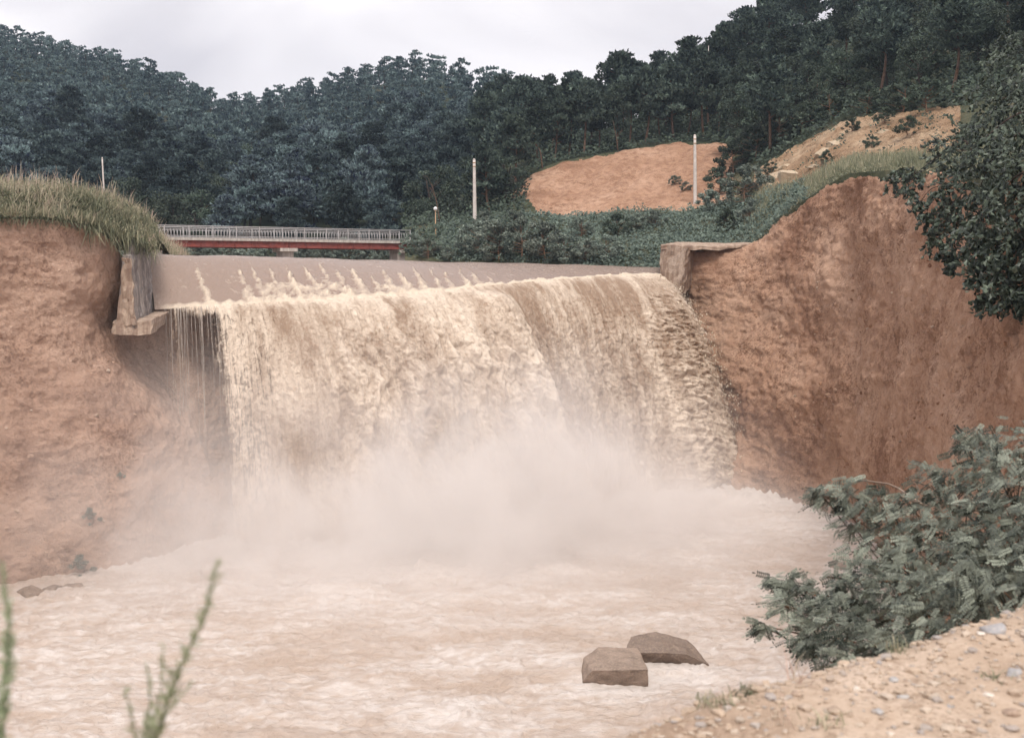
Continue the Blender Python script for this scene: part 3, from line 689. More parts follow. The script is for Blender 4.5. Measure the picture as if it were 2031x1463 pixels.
# --- river below
def river():
    nu, ny = 560, 380
    uu = np.linspace(-300, 2120, nu)[:, None]; yy = (np.linspace(20.0 ** 0.5, 84.0 ** 0.5, ny) ** 2)[None]
    X = (uu - 1015.5) / FPX * yy; Y = yy + 0 * uu
    # foot of the falls, for churn
    foot = FALL[::25, -1]; fx = foot[FALLU[::25] > 420]
    D = np.min(np.hypot(X[..., None] - fx[:, 0], Y[..., None] - fx[:, 1]), -1)
    side = np.interp(X, fx[:, 0], fx[:, 1]); D = np.where((Y > side) & (X > fx[0, 0]) & (X < fx[-1, 0]), 0, D)
    ch = np.exp(-(D / 8.0) ** 2)
    wx = 0.9 * fbm(X / 5, Y / 4, 0, 2, seed=71); wy = 0.6 * fbm(X / 5, Y / 4, 5, 2, seed=72)
    a = fbm((X + wx) / 4.2, (Y + wy) / 2.0, 0, 4, 0.55, seed=73); b = fbm((X + wx) / 1.5, (Y + wy) / 0.75, 0, 4, 0.6, seed=74)
    c = np.abs(fbm((X + wx) / 0.62, (Y + wy) / 0.36, 0, 3, 0.6, seed=75)); rb = 1 - 2 * np.abs(b)
    Z = 0.30 * a + 0.17 * rb + 0.20 * c + ch * (0.9 * np.abs(b) + 0.5 * c + 0.8 * np.abs(a)) - 0.05
    for (u, v, w, hgt) in ((770, 1350, 1.0, 0.30), (950, 1300, 0.7, 0.3), (1165, 1340, 0.8, 0.35), (1310, 1330, 0.8, 0.2), (1150, 1310, 1.0, 0.18), (300, 1300, 1.2, 0.2), (640, 1230, 1.0, 0.2)):
        g = G(u, v); e = np.exp(-(((X - g[0]) / (w * 1.6)) ** 2 + ((Y - g[1]) / (w * 0.8)) ** 2)); Z = Z + hgt * e * (0.6 + 0.8 * np.abs(b))
    patch = fbm(X / 7 + 3.1, Y / 3.2, 0, 3, seed=76)
    web = (1 - np.minimum(1, np.abs(fbm((X + 1.3 * wx) / 1.6, (Y + 1.3 * wy) / 0.7, 3, 3, 0.55, seed=77)) * 7))
    foam = 0.34 + 0.45 * (patch) + 0.45 * web * sstep(-0.15, 0.2, patch + 0.14) + 0.25 * (c - 0.25) + 0.28 * a + ch * 0.75
    for (u, v, w) in ((1225, 1360, 1.5), (1335, 1328, 1.9), (1668, 1130, 0.9)):      # water breaking round the rocks
        g = G(u, v); e = np.exp(-(((X - g[0]) / w) ** 2 + ((Y - g[1] + 0.4) / (0.75 * w)) ** 2) ** 2); Z = Z + e * (0.22 * np.abs(b) + 0.15 * c) - 0.05 * e; foam = foam + 0.8 * e * (0.5 + np.abs(b) * 2)
    foam = np.clip(foam, 0, 1.1)
    A = np.stack([X + 0.1 * b, Y, Z], -1)
    o = link('river_water', new_mesh('river_water', A, grid_faces(nu, ny), True, {'foam': foam}), MAT['river']); tag(o, kind='structure')
river()

# --- concrete wing wall on the left, with the broken slab end
def rough_prism(name, bottom, top, mat, parent, cuts=5, amp=0.05, seed=0):
    """hexahedron from four bottom and four top corners, subdivided and roughened"""
    bm = bmesh.new(); vs = [bm.verts.new(tuple(map(float, p))) for p in list(bottom) + list(top)]
    for f in BOXF: bm.faces.new([vs[i] for i in f])
    bmesh.ops.recalc_face_normals(bm, faces=bm.faces)
    bmesh.ops.subdivide_edges(bm, edges=bm.edges[:], cuts=cuts, use_grid_fill=True)
    co = np.array([v.co[:] for v in bm.verts]); d = np.stack([fbm(co[:, 0] * 1.8, co[:, 1] * 1.8, co[:, 2] * 1.8, 3, 0.6, seed=seed + k * 7) for k in range(3)], -1) * amp
    for v, q in zip(bm.verts, d): v.co += Vector(q)
    me = bpy.data.meshes.new(name); bm.to_mesh(me); bm.free()
    return link(name, me, mat, parent)
def left_wall():
    t = empty('wing_wall', P(250, 660, 55.5), 'broken concrete wing wall beside the left end of the spillway', 'wall')
    def L(u, v, d): return P(u, v, d) - np.array(t.location)
    rough_prism('wall', [L(232, 648, 55.2), L(267, 648, 54.6), L(306, 618, 58.9), L(262, 618, 61.0)],
                [L(243, 506, 55.0), L(258, 506, 54.7), L(298, 499, 60.2), L(275, 498, 61.2)], MAT['concrete'], t, 11, 0.16, 1)
    e_ = rough_prism('broken_end', [L(232, 646, 54.95), L(267, 646, 54.35), L(270, 645, 54.75), L(235, 646, 55.4)],
                [L(242, 512, 54.95), L(259, 512, 54.5), L(261, 512, 54.8), L(244, 512, 55.2)], MAT['concrete_tan'], t, 11, 0.24, 13); e_['label'] = 'rough tan broken end of the wall'
    rough_prism('wall_step', [L(244, 512, 55.35), L(257, 511, 55.1), L(296, 508, 61.3), L(276, 508, 61.5)],
                [L(252, 468, 56.5), L(266, 466, 56.4), L(292, 462, 61.4), L(280, 462, 61.6)], MAT['concrete'], t, 6, 0.10, 2)
    o = rough_prism('broken_slab', [L(221, 664, 54.9), L(300, 664, 54.3), L(330, 638, 58.8), L(240, 650, 59.5)],
                [L(222, 641, 54.9), L(302, 636, 54.3), L(336, 616, 58.8), L(240, 622, 59.5)], MAT['concrete_tan'], t, 8, 0.16, 3)
    o['label'] = 'tan broken end of the apron slab'
left_wall()
def right_wall():
    t = empty('abutment_wall', P(1325, 566, 78.5), 'concrete abutment wall with cap slab at the right end of the spillway', 'wall')
    def L(u, v, d): return P(u, v, d) - np.array(t.location)
    rough_prism('wall', [L(1308, 572, 78.2), L(1350, 584, 77.2), L(1380, 570, 81.5), L(1318, 556, 86)],
                [L(1311, 486, 79.0), L(1362, 494, 78.2), L(1390, 490, 81.5), L(1319, 484, 86)], MAT['concrete_stained'], t, 9, 0.22, 5)
    o = rough_prism('cap_slab', [L(1311, 494, 78.7), L(1420, 496, 78.9), L(1502, 487, 79.2), L(1340, 487, 84)],
                [L(1310, 485, 78.7), L(1420, 489, 78.9), L(1502, 482, 79.2), L(1340, 480, 84)], MAT['concrete_tan'], t, 7, 0.16, 6)
right_wall()

# --- foreground bank with gravel
EDGE = [(-14, 1.2), (-6, 2.1), (-2.2, 2.5), (-0.6, 2.95), (0.05, 3.35), (0.42, 3.85), (0.80, 4.25), (1.25, 4.5), (1.75, 4.75), (2.1, 5.0), (2.6, 5.35), (4.0, 6.2), (7.0, 7.2)]
EX = np.array([e[0] for e in EDGE]); EY = np.array([e[1] for e in EDGE])
def bank_z(x, y):
    e = np.interp(x, EX, EY); z0 = 12.40 + 0.05 * sstep(1, 3, x)
    z = z0 - np.where(y > e - 0.25, 0.9 * np.clip(y - e + 0.25, 0, 0.5) ** 2, 0) - np.where(y > e + 0.25, (y - e - 0.25) * 0.92, 0)
    return z + 0.035 * fbm(x / 0.5, y / 0.5, 0, 3, seed=81) + 0.012 * fbm(x / 0.12, y / 0.12, 0, 3, seed=82)
def bank():
    nx, ny = 210, 190
    x = np.concatenate([np.linspace(-14, -1, 40), np.linspace(-0.95, 4.2, 150), np.linspace(4.4, 12, 20)])[:, None]
    y = np.concatenate([np.linspace(-8, 2, 25), np.linspace(2.05, 6.6, 135), np.linspace(6.8, 24, 30)])[None]
    X = x + 0 * y; Y = y + 0 * x; A = np.stack([X, Y, bank_z(X, Y)], -1)
    tag(link('gravel_bank', new_mesh('gravel_bank', A, grid_faces(nx, ny)), MAT['gravel_earth']), kind='structure')
bank()

# ================================================================== OBJECTS
# --- footbridge
def bridge():
    A = P(300, 474, 94.0); B = P(814, 480, 104.5); d = B - A; rz = math.atan2(d[1], d[0]); ln = math.hypot(d[0], d[1])
    base = np.array([A[0], A[1], 17.55])
    t = empty('footbridge', base, 'grey railed footbridge on a red steel girder behind the spillway crest', 'bridge', rz=rz)
    x0, x1 = -5.0, ln; wdt = 3.0
    box('deck', ((x0 + x1) / 2, wdt / 2, -0.02), (x1 - x0, wdt, 0.22), MAT['concrete_pale'], t)
    px = 11.9
    for (a, b) in ((x0, px - 0.02), (px + 0.02, x1 - 0.3)):
        for yy in (0.22, wdt - 0.22):
            g = Geo(); L_ = b - a; c = (a + b) / 2
            for (zc, hh, ww) in ((-0.41, 0.50, 0.05), (-0.15, 0.035, 0.26), (-0.675, 0.035, 0.26)): g.add(box_v((c, yy, zc), (L_, ww, hh)), BOXF)
            for k in range(int(L_ / 1.5) + 1): g.add(box_v((a + 0.1 + k * 1.5, yy, -0.41), (0.03, 0.2, 0.49)), BOXF)
            gd = link('girder', g.mesh('girder'), MAT['red_steel'], t); gd['label'] = 'red painted steel girder'
    for i, xx in enumerate((0.3, px, x1 - 0.5)):
        pr = box('pier', (xx, wdt / 2, -2.3), (1.0 if i == 1 else 1.3, 2.2, 2.6), MAT['concrete_pale'], t)
        box('pier_cap', (xx, wdt / 2, -0.85), (1.6 if i == 1 else 1.1, 2.9, 0.30), MAT['concrete_pale'], pr)
    pm = new_mesh('railing_post', np.concatenate([box_v((0, 0, 0.6), (0.08, 0.08, 1.06)), box_v((0, 0, 1.14), (0.10, 0.10, 0.03))]), np.concatenate([BOXF, BOXF + 8]), False); pm.materials.append(MAT['rail_paint'])
    bmh = new_mesh('baluster', tube([(0, 0, 0.24), (0, 0, 0.52), (0, 0, 0.82)], 0.022, 6)[0], tube([(0, 0, 0.24), (0, 0, 0.52), (0, 0, 0.82)], 0.022, 6)[1]); bmh.materials.append(MAT['rail_paint'])
    for yy in (0.06, wdt - 0.06):
        for zz, r in ((1.10, 0.04), (0.83, 0.025), (0.24, 0.03)):
            V, F = tube([(x0, yy, zz), ((x0 + x1) / 2, yy, zz), (x1, yy, zz)], r, 8); link('handrail' if zz > 1 else 'rail', new_mesh('rail', V, F), MAT['rail_paint'], t)
        k = int((x1 - x0) / 2.0)
        for i in range(k + 1): link('railing_post', pm, None, t, (x0 + i * (x1 - x0) / k, yy, 0))
        for i in range(int((x1 - x0) / 0.27)): link('baluster', bmh, None, t, (x0 + 0.13 + i * 0.27, yy, 0))
bridge()

# --- poles and lamp
def pole(name, u, vt, vb, d, r0, r1, label, mat, bands=True, lean=(0, 0)):
    b = P(u, vb, d); h = (P(u, vt, d) - b)[2]
    t = empty(name, b - np.array([0, 0, 0.3]), label, 'pole', None); h += 0.3
    zz = np.linspace(0, h, 9); path = np.stack([lean[0] * zz / h, lean[1] * zz / h, zz], -1)
    link('shaft', new_mesh('shaft', *tube(path, np.linspace(r0, r1, 9), 14)), mat, t)
    top = path[-1]; link('cap', new_mesh('cap', *tube([top + (0, 0, -0.02), top + (0, 0, 0.05), top + (0, 0, 0.10)], [r1 * 1.06, r1 * 1.0, r1 * 0.4], 12)), mat, t)
    if bands:
        for k, f in enumerate((0.955, 0.90)):
            c = path[0] + (path[-1] - path[0]) * f; rr = r0 + (r1 - r0) * f
            link('band', new_mesh('band', *tube([c + (0, 0, -0.05), c + (0, 0, 0.05)], rr * 1.12, 12)), MAT['pole_rust'], t)
        for k in range(6):
            f = 0.35 + k * 0.09; c = path[0] + (path[-1] - path[0]) * f; rr = r0 + (r1 - r0) * f; s = 1 if k % 2 else -1
            link('step_bolt', new_mesh('step_bolt', *tube([c + (s * rr * 0.8, 0, 0), c + (s * (rr + 0.14), 0, 0.02)], 0.014, 6)), MAT['pole_rust'], t)
    return t
pole('utility_pole', 942, 317, 445, 110, 0.21, 0.135, 'pale concrete utility pole standing behind the grey green bushes left of the orange slope', MAT['pole'], lean=(-0.06, 0))
pole('utility_pole', 1379, 269, 420, 109, 0.20, 0.125, 'pale concrete utility pole standing in front of the orange cut slope', MAT['pole'], lean=(-0.14, 0))
pole('utility_pole', 206, 315, 372, 72, 0.055, 0.045, 'short thin pale pole poking out of the grass on the left bank', MAT['pole'], False, lean=(-0.05, 0))
pole('antenna_mast', 1404, 92, 190, 150, 0.07, 0.035, 'thin pale mast rising among the ridge pines at upper right', MAT['pole'], False)
def lamp():
    d = 106; b = P(864, 470, d); h = (P(864, 419, d) - b)[2]
    t = empty('lamp_post', b, 'slim lamp post with white globe at the right end of the footbridge', 'lamp')
    link('post', new_mesh('post', *tube([(0, 0, 0), (0, 0, h * 0.15), (0, 0, h * 0.16), (0, 0, h)], [0.09, 0.085, 0.055, 0.045], 10)), MAT['pole_rust'], t)
    link('collar', new_mesh('collar', *tube([(0, 0, h - 0.03), (0, 0, h + 0.05), (0, 0, h + 0.1)], [0.06, 0.12, 0.09], 10)), MAT['pole_rust'], t)
    bm = bmesh.new(); bmesh.ops.create_uvsphere(bm, u_segments=16, v_segments=10, radius=0.19); me = bpy.data.meshes.new('globe'); bm.to_mesh(me); bm.free()
    for p in me.polygons: p.use_smooth = True
    link('globe', me, MAT['globe'], t, (0, 0, h + 0.24))
lamp()

# --- boulders
def rock(name, pts, loc, mat, label, cat='rock', group=None, cuts=3, amp=0.05, seed=0, smooth=False):
    bm = bmesh.new(); vs = [bm.verts.new(tuple(map(float, p))) for p in pts]
    r = bmesh.ops.convex_hull(bm, input=vs); bmesh.ops.delete(bm, geom=[g for g in r['geom_interior'] if isinstance(g, bmesh.types.BMVert)], context='VERTS')
    bmesh.ops.triangulate(bm, faces=bm.faces[:])
    bmesh.ops.subdivide_edges(bm, edges=bm.edges[:], cuts=cuts, use_grid_fill=True)
    bmesh.ops.recalc_face_normals(bm, faces=bm.faces[:])
    co = np.array([v.co[:] for v in bm.verts]); ext = np.ptp(co, axis=0).max()
    k = 2.6 / ext; dsp = fbm(co[:, 0] * k, co[:, 1] * k, co[:, 2] * k, 4, 0.6, seed=seed) * amp * ext
    bm.normal_update()
    for v, q in zip(bm.verts, dsp): v.co += v.normal * float(q)
    me = bpy.data.meshes.new(name); bm.to_mesh(me); bm.free()
    if smooth: me.polygons.foreach_set('use_smooth', np.ones(len(me.polygons), bool))
    o = link(name, me, mat, None, [float(c) for c in loc]); return tag(o, label, cat, group)
b1 = G(1225, 1372, 0.0)
S1 = 38.5 / FPX
rock('boulder', [np.array(p) * S1 for p in [(-56, 26, -30), (58, 22, -30), (62, 100, -30), (-50, 100, -30), (-66, 8, 6), (-48, -4, 33), (10, -10, 35), (60, -8, 36), (62, 4, 2), (48, 88, 44), (-28, 92, 47), (-60, 70, 30), (-72, 40, -8), (64, 50, 20)]],
     b1 + np.array([0, 0.3, 0.10]), MAT['boulder'], 'flat topped brown boulder, the nearer of the two rocks in the river', 'boulder', cuts=10, amp=0.045, seed=4)
b2 = G(1335, 1336, 0.0); S2 = 40.5 / FPX
rock('boulder', [np.array(p) * S2 for p in [(-88, 40, -30), (70, 34, -30), (60, 100, -30), (-80, 90, -30), (-92, 12, 22), (-62, 2, 34), (-10, -4, 36), (30, 6, 30), (76, 22, 4), (70, 30, -8), (40, 80, 34), (-20, 90, 46), (-70, 84, 38)]],
     b2 + np.array([0, 0.3, 0.02]), MAT['boulder'], 'long low boulder with dark hollow side, behind the flat topped one in the river', 'boulder', cuts=10, amp=0.05, seed=9)
rp = np.random.default_rng(8)
def pebble_pts(n=14, sq=(1, 1, 0.7)): return unit(rp.normal(size=(n, 3))) * np.array(sq) * rp.uniform(0.8, 1.1, (n, 1))
for (u, v, w, label) in ((1668, 1128, 32, 'reddish rock at the right water edge left of the leafy bush'), (1742, 1138, 26, 'reddish rock half hidden behind the leafy bush at the right water edge'),
                         (60, 1180, 34, 'brown rock at the foot of the left bank, leftmost of three'), (105, 1172, 22, 'small tan rock at the foot of the left bank, middle of three'), (150, 1168, 26, 'small rock at the foot of the left bank, rightmost of three')):
    g = G(u, v); s = w * g[1] / FPX
    rock('shore_rock', pebble_pts() * s * np.array([1, 0.9, 0.6]), g + np.array([0, 0, s * 0.15]), MAT['boulder'], label, 'rock', None, 3, 0.05, int(u))
def wave_rocks():
    for (u, v, w, lab) in ((985, 1303, 26, 'small dark rock awash in the river left of the boulders'),):
        g = G(u, v); s = w * g[1] / FPX; rock('river_rock', pebble_pts() * s * np.array([1, 0.8, 0.4]), g, MAT['boulder'], lab, 'rock', None, 3, 0.05, 3)
wave_rocks()
def cliff_stones(A, n, i0, i1, label, mat, seed):
    r = np.random.default_rng(seed); bm = bmesh.new(); bmesh.ops.create_icosphere(bm, subdivisions=1, radius=1.0); iv = np.array([v.co[:] for v in bm.verts]); itf = np.array([[v.index for v in f.verts] for f in bm.faces]); bm.free()
    i = r.integers(int(i0 * A.shape[0]), int(i1 * A.shape[0]), n); j = (A.shape[1] * (0.12 + 0.82 * r.random(n))).astype(int); c = A[i, j]
    k = fbm(c[:, 0] / 3, c[:, 1] / 3, c[:, 2] / 2, 2, seed=seed) > 0.02; c = c[k]; n = len(c)
    s = np.clip(r.lognormal(math.log(0.045), 0.5, n), 0.02, 0.18)[:, None, None]
    V = iv[None] * r.uniform(0.7, 1.25, (n, 12, 1)) * s * np.array([1.2, 0.9, 0.8]) + c[:, None]; F = (itf[None] + (np.arange(n) * 12)[:, None, None]).reshape(-1, 3)
    o = link('embedded_stones', new_mesh('embedded_stones', V, F, False, {'tint': np.repeat(r.random(n), 12)}), mat); tag(o, label, 'stones', None, 'stuff')
cliff_stones(RCLIFF, 1500, 0.06, 0.75, 'small stones and clods stuck in the red cliff on the right', MAT['clod'], 5)
cliff_stones(LCLIFF, 700, 0.10, 0.60, 'small stones and clods stuck in the left earth bank', MAT['clod_tan'], 6)
# pale outcrops of the rocky slope
OUT = [(1545, 350, 92, 34), (1582, 345, 92, 42), (1530, 370, 91, 22), (1600, 360, 91, 26), (1640, 300, 97, 26), (1665, 285, 99, 30), (1620, 330, 94, 18), (1705, 300, 92, 16), (1560, 330, 97, 20), (1512, 362, 93, 20), (1700, 255, 98, 18), (1465, 388, 100, 14), (1760, 262, 91, 18), (1650, 350, 86, 16)]
WH = ['leftmost bulge', 'biggest', 'lower left corner', 'lower right', 'upper middle', 'upper right', 'middle', 'right side', 'upper left', 'far left edge', 'top edge', 'gap beside the dark bush', 'top right part', 'bottom edge']
HFLAT = HILL.reshape(-1, 3); HUV = np.stack(proj(HFLAT), -1)
def hill_point(u, v, dmin=0, dmax=1e9):
    e = (HUV[:, 0] - u) ** 2 + (HUV[:, 1] - v) ** 2 + np.where((HFLAT[:, 1] < dmin) | (HFLAT[:, 1] > dmax), 1e9, 0); return HFLAT[np.argmin(e)]
for (u, v, d, w), wh in zip(OUT, WH):
    g = hill_point(u, v); s = w * g[1] / FPX
    rock('outcrop', pebble_pts(16) * s * np.array([1, 0.6, 0.65]), g + np.array([0, 0.35 * s, -0.12 * s]), MAT['pale_rock'], f'pale rock outcrop on the {wh} of the rocky slope', 'outcrop', 'outcrops on the rocky slope', 3, 0.08, int(u))

# ------------------------------------------------------------------ trees
def pine_mesh(H, seed, n_pad=20, tufts=80, tl=0.55, bare=0.35, spread=0.30, per=3):
    r = np.random.default_rng(seed)
    bend = r.normal(0, 0.05 * H, 2); zz = np.linspace(0, H * 0.97, 12); f = zz / H
    path = np.stack([bend[0] * np.sin(f * 2.6) + 0.02 * H * np.sin(f * 7 + seed), bend[1] * np.sin(f * 2.2), zz], -1)
    g = Geo(); rad = 0.017 * H * (1 - f) ** 0.8 + 0.02; V, F = tube(path, rad, 7); g.add(V, F)
    c = Geo()
    for i in range(n_pad):
        k = bare + (1 - bare) * ((i + r.random() * 0.8) / n_pad); z = k * H
        base = np.array([np.interp(z, zz, path[:, 0]), np.interp(z, zz, path[:, 1]), z])
        prof = math.sin(min(1, (1 - k) / (1 - bare) + 0.10) * math.pi * 0.62) ** 0.8
        ro = H * spread * prof * r.uniform(0.45, 1.05); az = i * 2.4 + r.normal(0, 0.5)
        tip = base + np.array([math.cos(az) * ro, math.sin(az) * ro, ro * r.uniform(-0.05, 0.35)])
        if i < n_pad - 1:
            pm = (base + tip) / 2 + (0, 0, -0.05 * ro); V, F = tube([base + (0, 0, -0.15 * ro), pm, tip], [0.012 * H * (1.1 - k) + 0.012, 0.008 * H * (1.1 - k) + 0.01, 0.008], 4); g.add(V, F)
        pr = H * r.uniform(0.085, 0.15) * (0.6 + 0.6 * prof); n = int(tufts * r.uniform(0.7, 1.3))
        q = r.normal(size=(n, 3)); q = unit(q) * (r.random((n, 1)) ** 0.45); q[:, 2] *= 0.42
        ctr = tip * 0.82 + base * 0.18 + q * pr * np.array([1.25, 1.25, 1]) 
        tone = np.clip(0.46 + r.normal(0, 0.16) + r.normal(0, 0.22, n), 0, 1)
        for j in range(per):
            D = unit(q * 0.8 + np.array([0, 0, 0.55]) + r.normal(0, 0.55, (n, 3))); Wd = unit(np.cross(D, r.normal(size=(n, 3))))
            V, F = leaves(ctr, D, Wd, tl * r.uniform(0.7, 1.3, n), 0.42); c.add(V, F, np.repeat(tone, 4))
    return g.mesh('trunk', True), c.mesh('crown', False), (g, c)
PINES = [pine_mesh(9.5, 100 + i, n_pad=22 + (i % 3) * 3, tufts=95, tl=0.50, bare=(0.22, 0.30, 0.42, 0.25, 0.36, 0.18)[i], spread=(0.27, 0.30, 0.26, 0.33, 0.24, 0.29)[i]) for i in range(6)]
RIDGE = [pine_mesh(9.5, 200 + i, n_pad=22, tufts=60, tl=0.55, bare=(0.45, 0.38, 0.30, 0.5)[i], spread=(0.28, 0.25, 0.31, 0.24)[i]) for i in range(4)]
FARP = [pine_mesh(7.2, 300 + i, n_pad=14, tufts=17, tl=0.80, bare=0.15, spread=0.36, per=2) for i in range(5)]
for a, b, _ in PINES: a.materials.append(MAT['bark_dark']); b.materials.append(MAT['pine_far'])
for a, b, _ in RIDGE: a.materials.append(MAT['bark']); b.materials.append(MAT['pine'])
def tree(name, meshes, loc, sc, rz, label, cat, group, sz=1.0):
    t = empty(name, loc, label, cat, group, rz); t.scale = (sc, sc, sc * sz)
    link('trunk', meshes[0], None, t); link('crown', meshes[1], None, t); return t

def broad_mesh(H, seed, n_cl=26, per=110, ls=0.30, wide=0.5, low=0.25, trunk=True):
    r = np.random.default_rng(seed); g = Geo(); c = Geo()
    path = np.stack([0.06 * H * np.sin(np.linspace(0, 3, 8) + seed), 0.05 * H * np.cos(np.linspace(0, 2.4, 8) + seed) - 0.05 * H * math.cos(seed), np.linspace(0, 0.8 * H, 8)], -1); path[:, 0] -= path[0, 0]; path[:, 1] -= path[0, 1]
    V, F = tube(path, np.linspace(0.025 * H, 0.006 * H, 8), 7); g.add(V, F)
    for i in range(n_cl):
        z = H * (low + (0.95 - low) * r.random() ** 0.8); k = z / H; ro = H * wide * math.sin(min(1, max(0.0, (1.03 - k) / (1.03 - low))) * math.pi * 0.75) ** 0.7 * math.sqrt(r.random()); az = r.uniform(0, 6.28)
        b = np.array([np.interp(z * 0.7, path[:, 2], path[:, 0]), np.interp(z * 0.7, path[:, 2], path[:, 1]), z * 0.7]); ctr = np.array([math.cos(az) * ro, math.sin(az) * ro, z]) 
        V, F = tube([b, (b + ctr) / 2 + (0, 0, -0.03 * H), ctr], [0.010 * H, 0.006 * H, 0.003 * H], 4); g.add(V, F)
        pr = H * r.uniform(0.09, 0.17); n = int(per * r.uniform(0.6, 1.4)); q = unit(r.normal(size=(n, 3))) * r.random((n, 1)) ** 0.4; q[:, 2] *= 0.75
        C = ctr + q * pr; tone = np.clip(0.46 + r.normal(0, 0.12) + r.normal(0, 0.24, n), 0, 1)
        D = unit(q * 0.6 + r.normal(0, 0.7, (n, 3)) + (0, 0, -0.1)); Nn = unit(np.array([0, 0, 0.8]) + q * 0.6 + r.normal(0, 0.5, (n, 3))); Wd = unit(np.cross(D, Nn))
        V, F = leaves(C, D, Wd, ls * r.uniform(0.6, 1.4, n), 0.62); c.add(V, F, np.repeat(tone, 4))
    return g.mesh('trunk', True), c.mesh('crown', False), (g, c)
BROAD = [broad_mesh(8, 400 + i, 30, 130, 0.32, 0.42, 0.25) for i in range(3)]
SHRUB = [broad_mesh(3, 500 + i, 26, 110, 0.20, 0.62, 0.08) for i in range(4)]
for a, b, _ in BROAD: a.materials.append(MAT['bark_dark']); b.materials.append(MAT['broadleaf'])
for a, b, _ in SHRUB: a.materials.append(MAT['stem']); b.materials.append(MAT['shrub'])

def far_wood():
    r = np.random.default_rng(21); pts = []
    # jittered spacing, from the foot of the hill to beyond the ridge
    cu = r.uniform(-160, 1150, 13000); ct = r.random(13000) ** 0.85 * 1.06; cp = far_at(cu, ct); used = []; kept = np.zeros((13000, 2)); nk = 0
    for p, u, t in zip(cp, cu, ct):
        sp = 5.0 - 1.0 * min(1.0, t)
        if nk and np.min((kept[:nk, 0] - p[0]) ** 2 + (kept[:nk, 1] - p[1]) ** 2) < sp * sp: continue
        kept[nk] = p[:2]; nk += 1; used.append((p, u, t))
    used.sort(key=lambda q: q[0][1])
    near = used[:0]; g = Geo(); gt = Geo()
    keep = []; rest = []
    used = [q for q in used if not (q[1] > 985 and q[2] < 0.3)]
    for q in used: (keep if (len(keep) < 190 and -60 < q[1] < 1110) else rest).append(q)
    for i, (p, u, t) in enumerate(keep):
        uu = ('behind grassy left bank' if u < 300 else 'behind left half of footbridge' if u < 560 else 'behind right half of footbridge' if u < 820 else 'near lamp post and pole')
        band = 'foot' if p[1] < 150 else 'lower slope' if p[1] < 185 else 'middle slope'
        if r.random() < 0.2:
            tree('broadleaf_tree', BROAD[r.integers(3)], p - np.array([0, 0, 0.3]), r.uniform(0.75, 1.1), r.uniform(0, 6.28), f'dark rounded broadleaf tree, far hill {band}, {uu}', 'tree', f'broadleaf trees of the far wood, {band}, {uu}', r.uniform(0.85, 1.1)); continue
        tree('pine_tree', PINES[r.integers(6)], p - np.array([0, 0, 0.3]), r.uniform(0.66, 1.22), r.uniform(0, 6.28), f'blue green pine, far hill {band}, {uu}', 'pine tree', f'pines of the far wood, {band}, {uu}', r.uniform(0.85, 1.15))
    for (p, u, t) in rest:
        _, _, (a, c) = FARP[r.integers(5)]; s = r.uniform(0.68, 1.2) * (1.0 if t < 0.7 else 0.88); an = r.uniform(0, 6.28); R = np.array([[math.cos(an), -math.sin(an), 0], [math.sin(an), math.cos(an), 0], [0, 0, 1]]) * s
        v = np.concatenate(c.V) @ R.T + p; f = np.concatenate(c.F); tt = np.clip(np.concatenate(c.T) * r.uniform(0.55, 1.45) + r.uniform(-0.08, 0.10), 0, 1)
        g.add(v, f, tt); v = np.concatenate(a.V[:1]) @ R.T + p; gt.add(v, np.concatenate(a.F[:1]))
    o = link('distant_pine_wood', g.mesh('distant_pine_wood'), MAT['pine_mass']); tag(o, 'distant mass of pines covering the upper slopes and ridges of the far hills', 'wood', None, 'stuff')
    o2 = link('trunks', gt.mesh('trunks', True), MAT['bark_dark'], o); o2['kind'] = 'stuff'
    print('far wood', len(keep), len(rest))
far_wood()

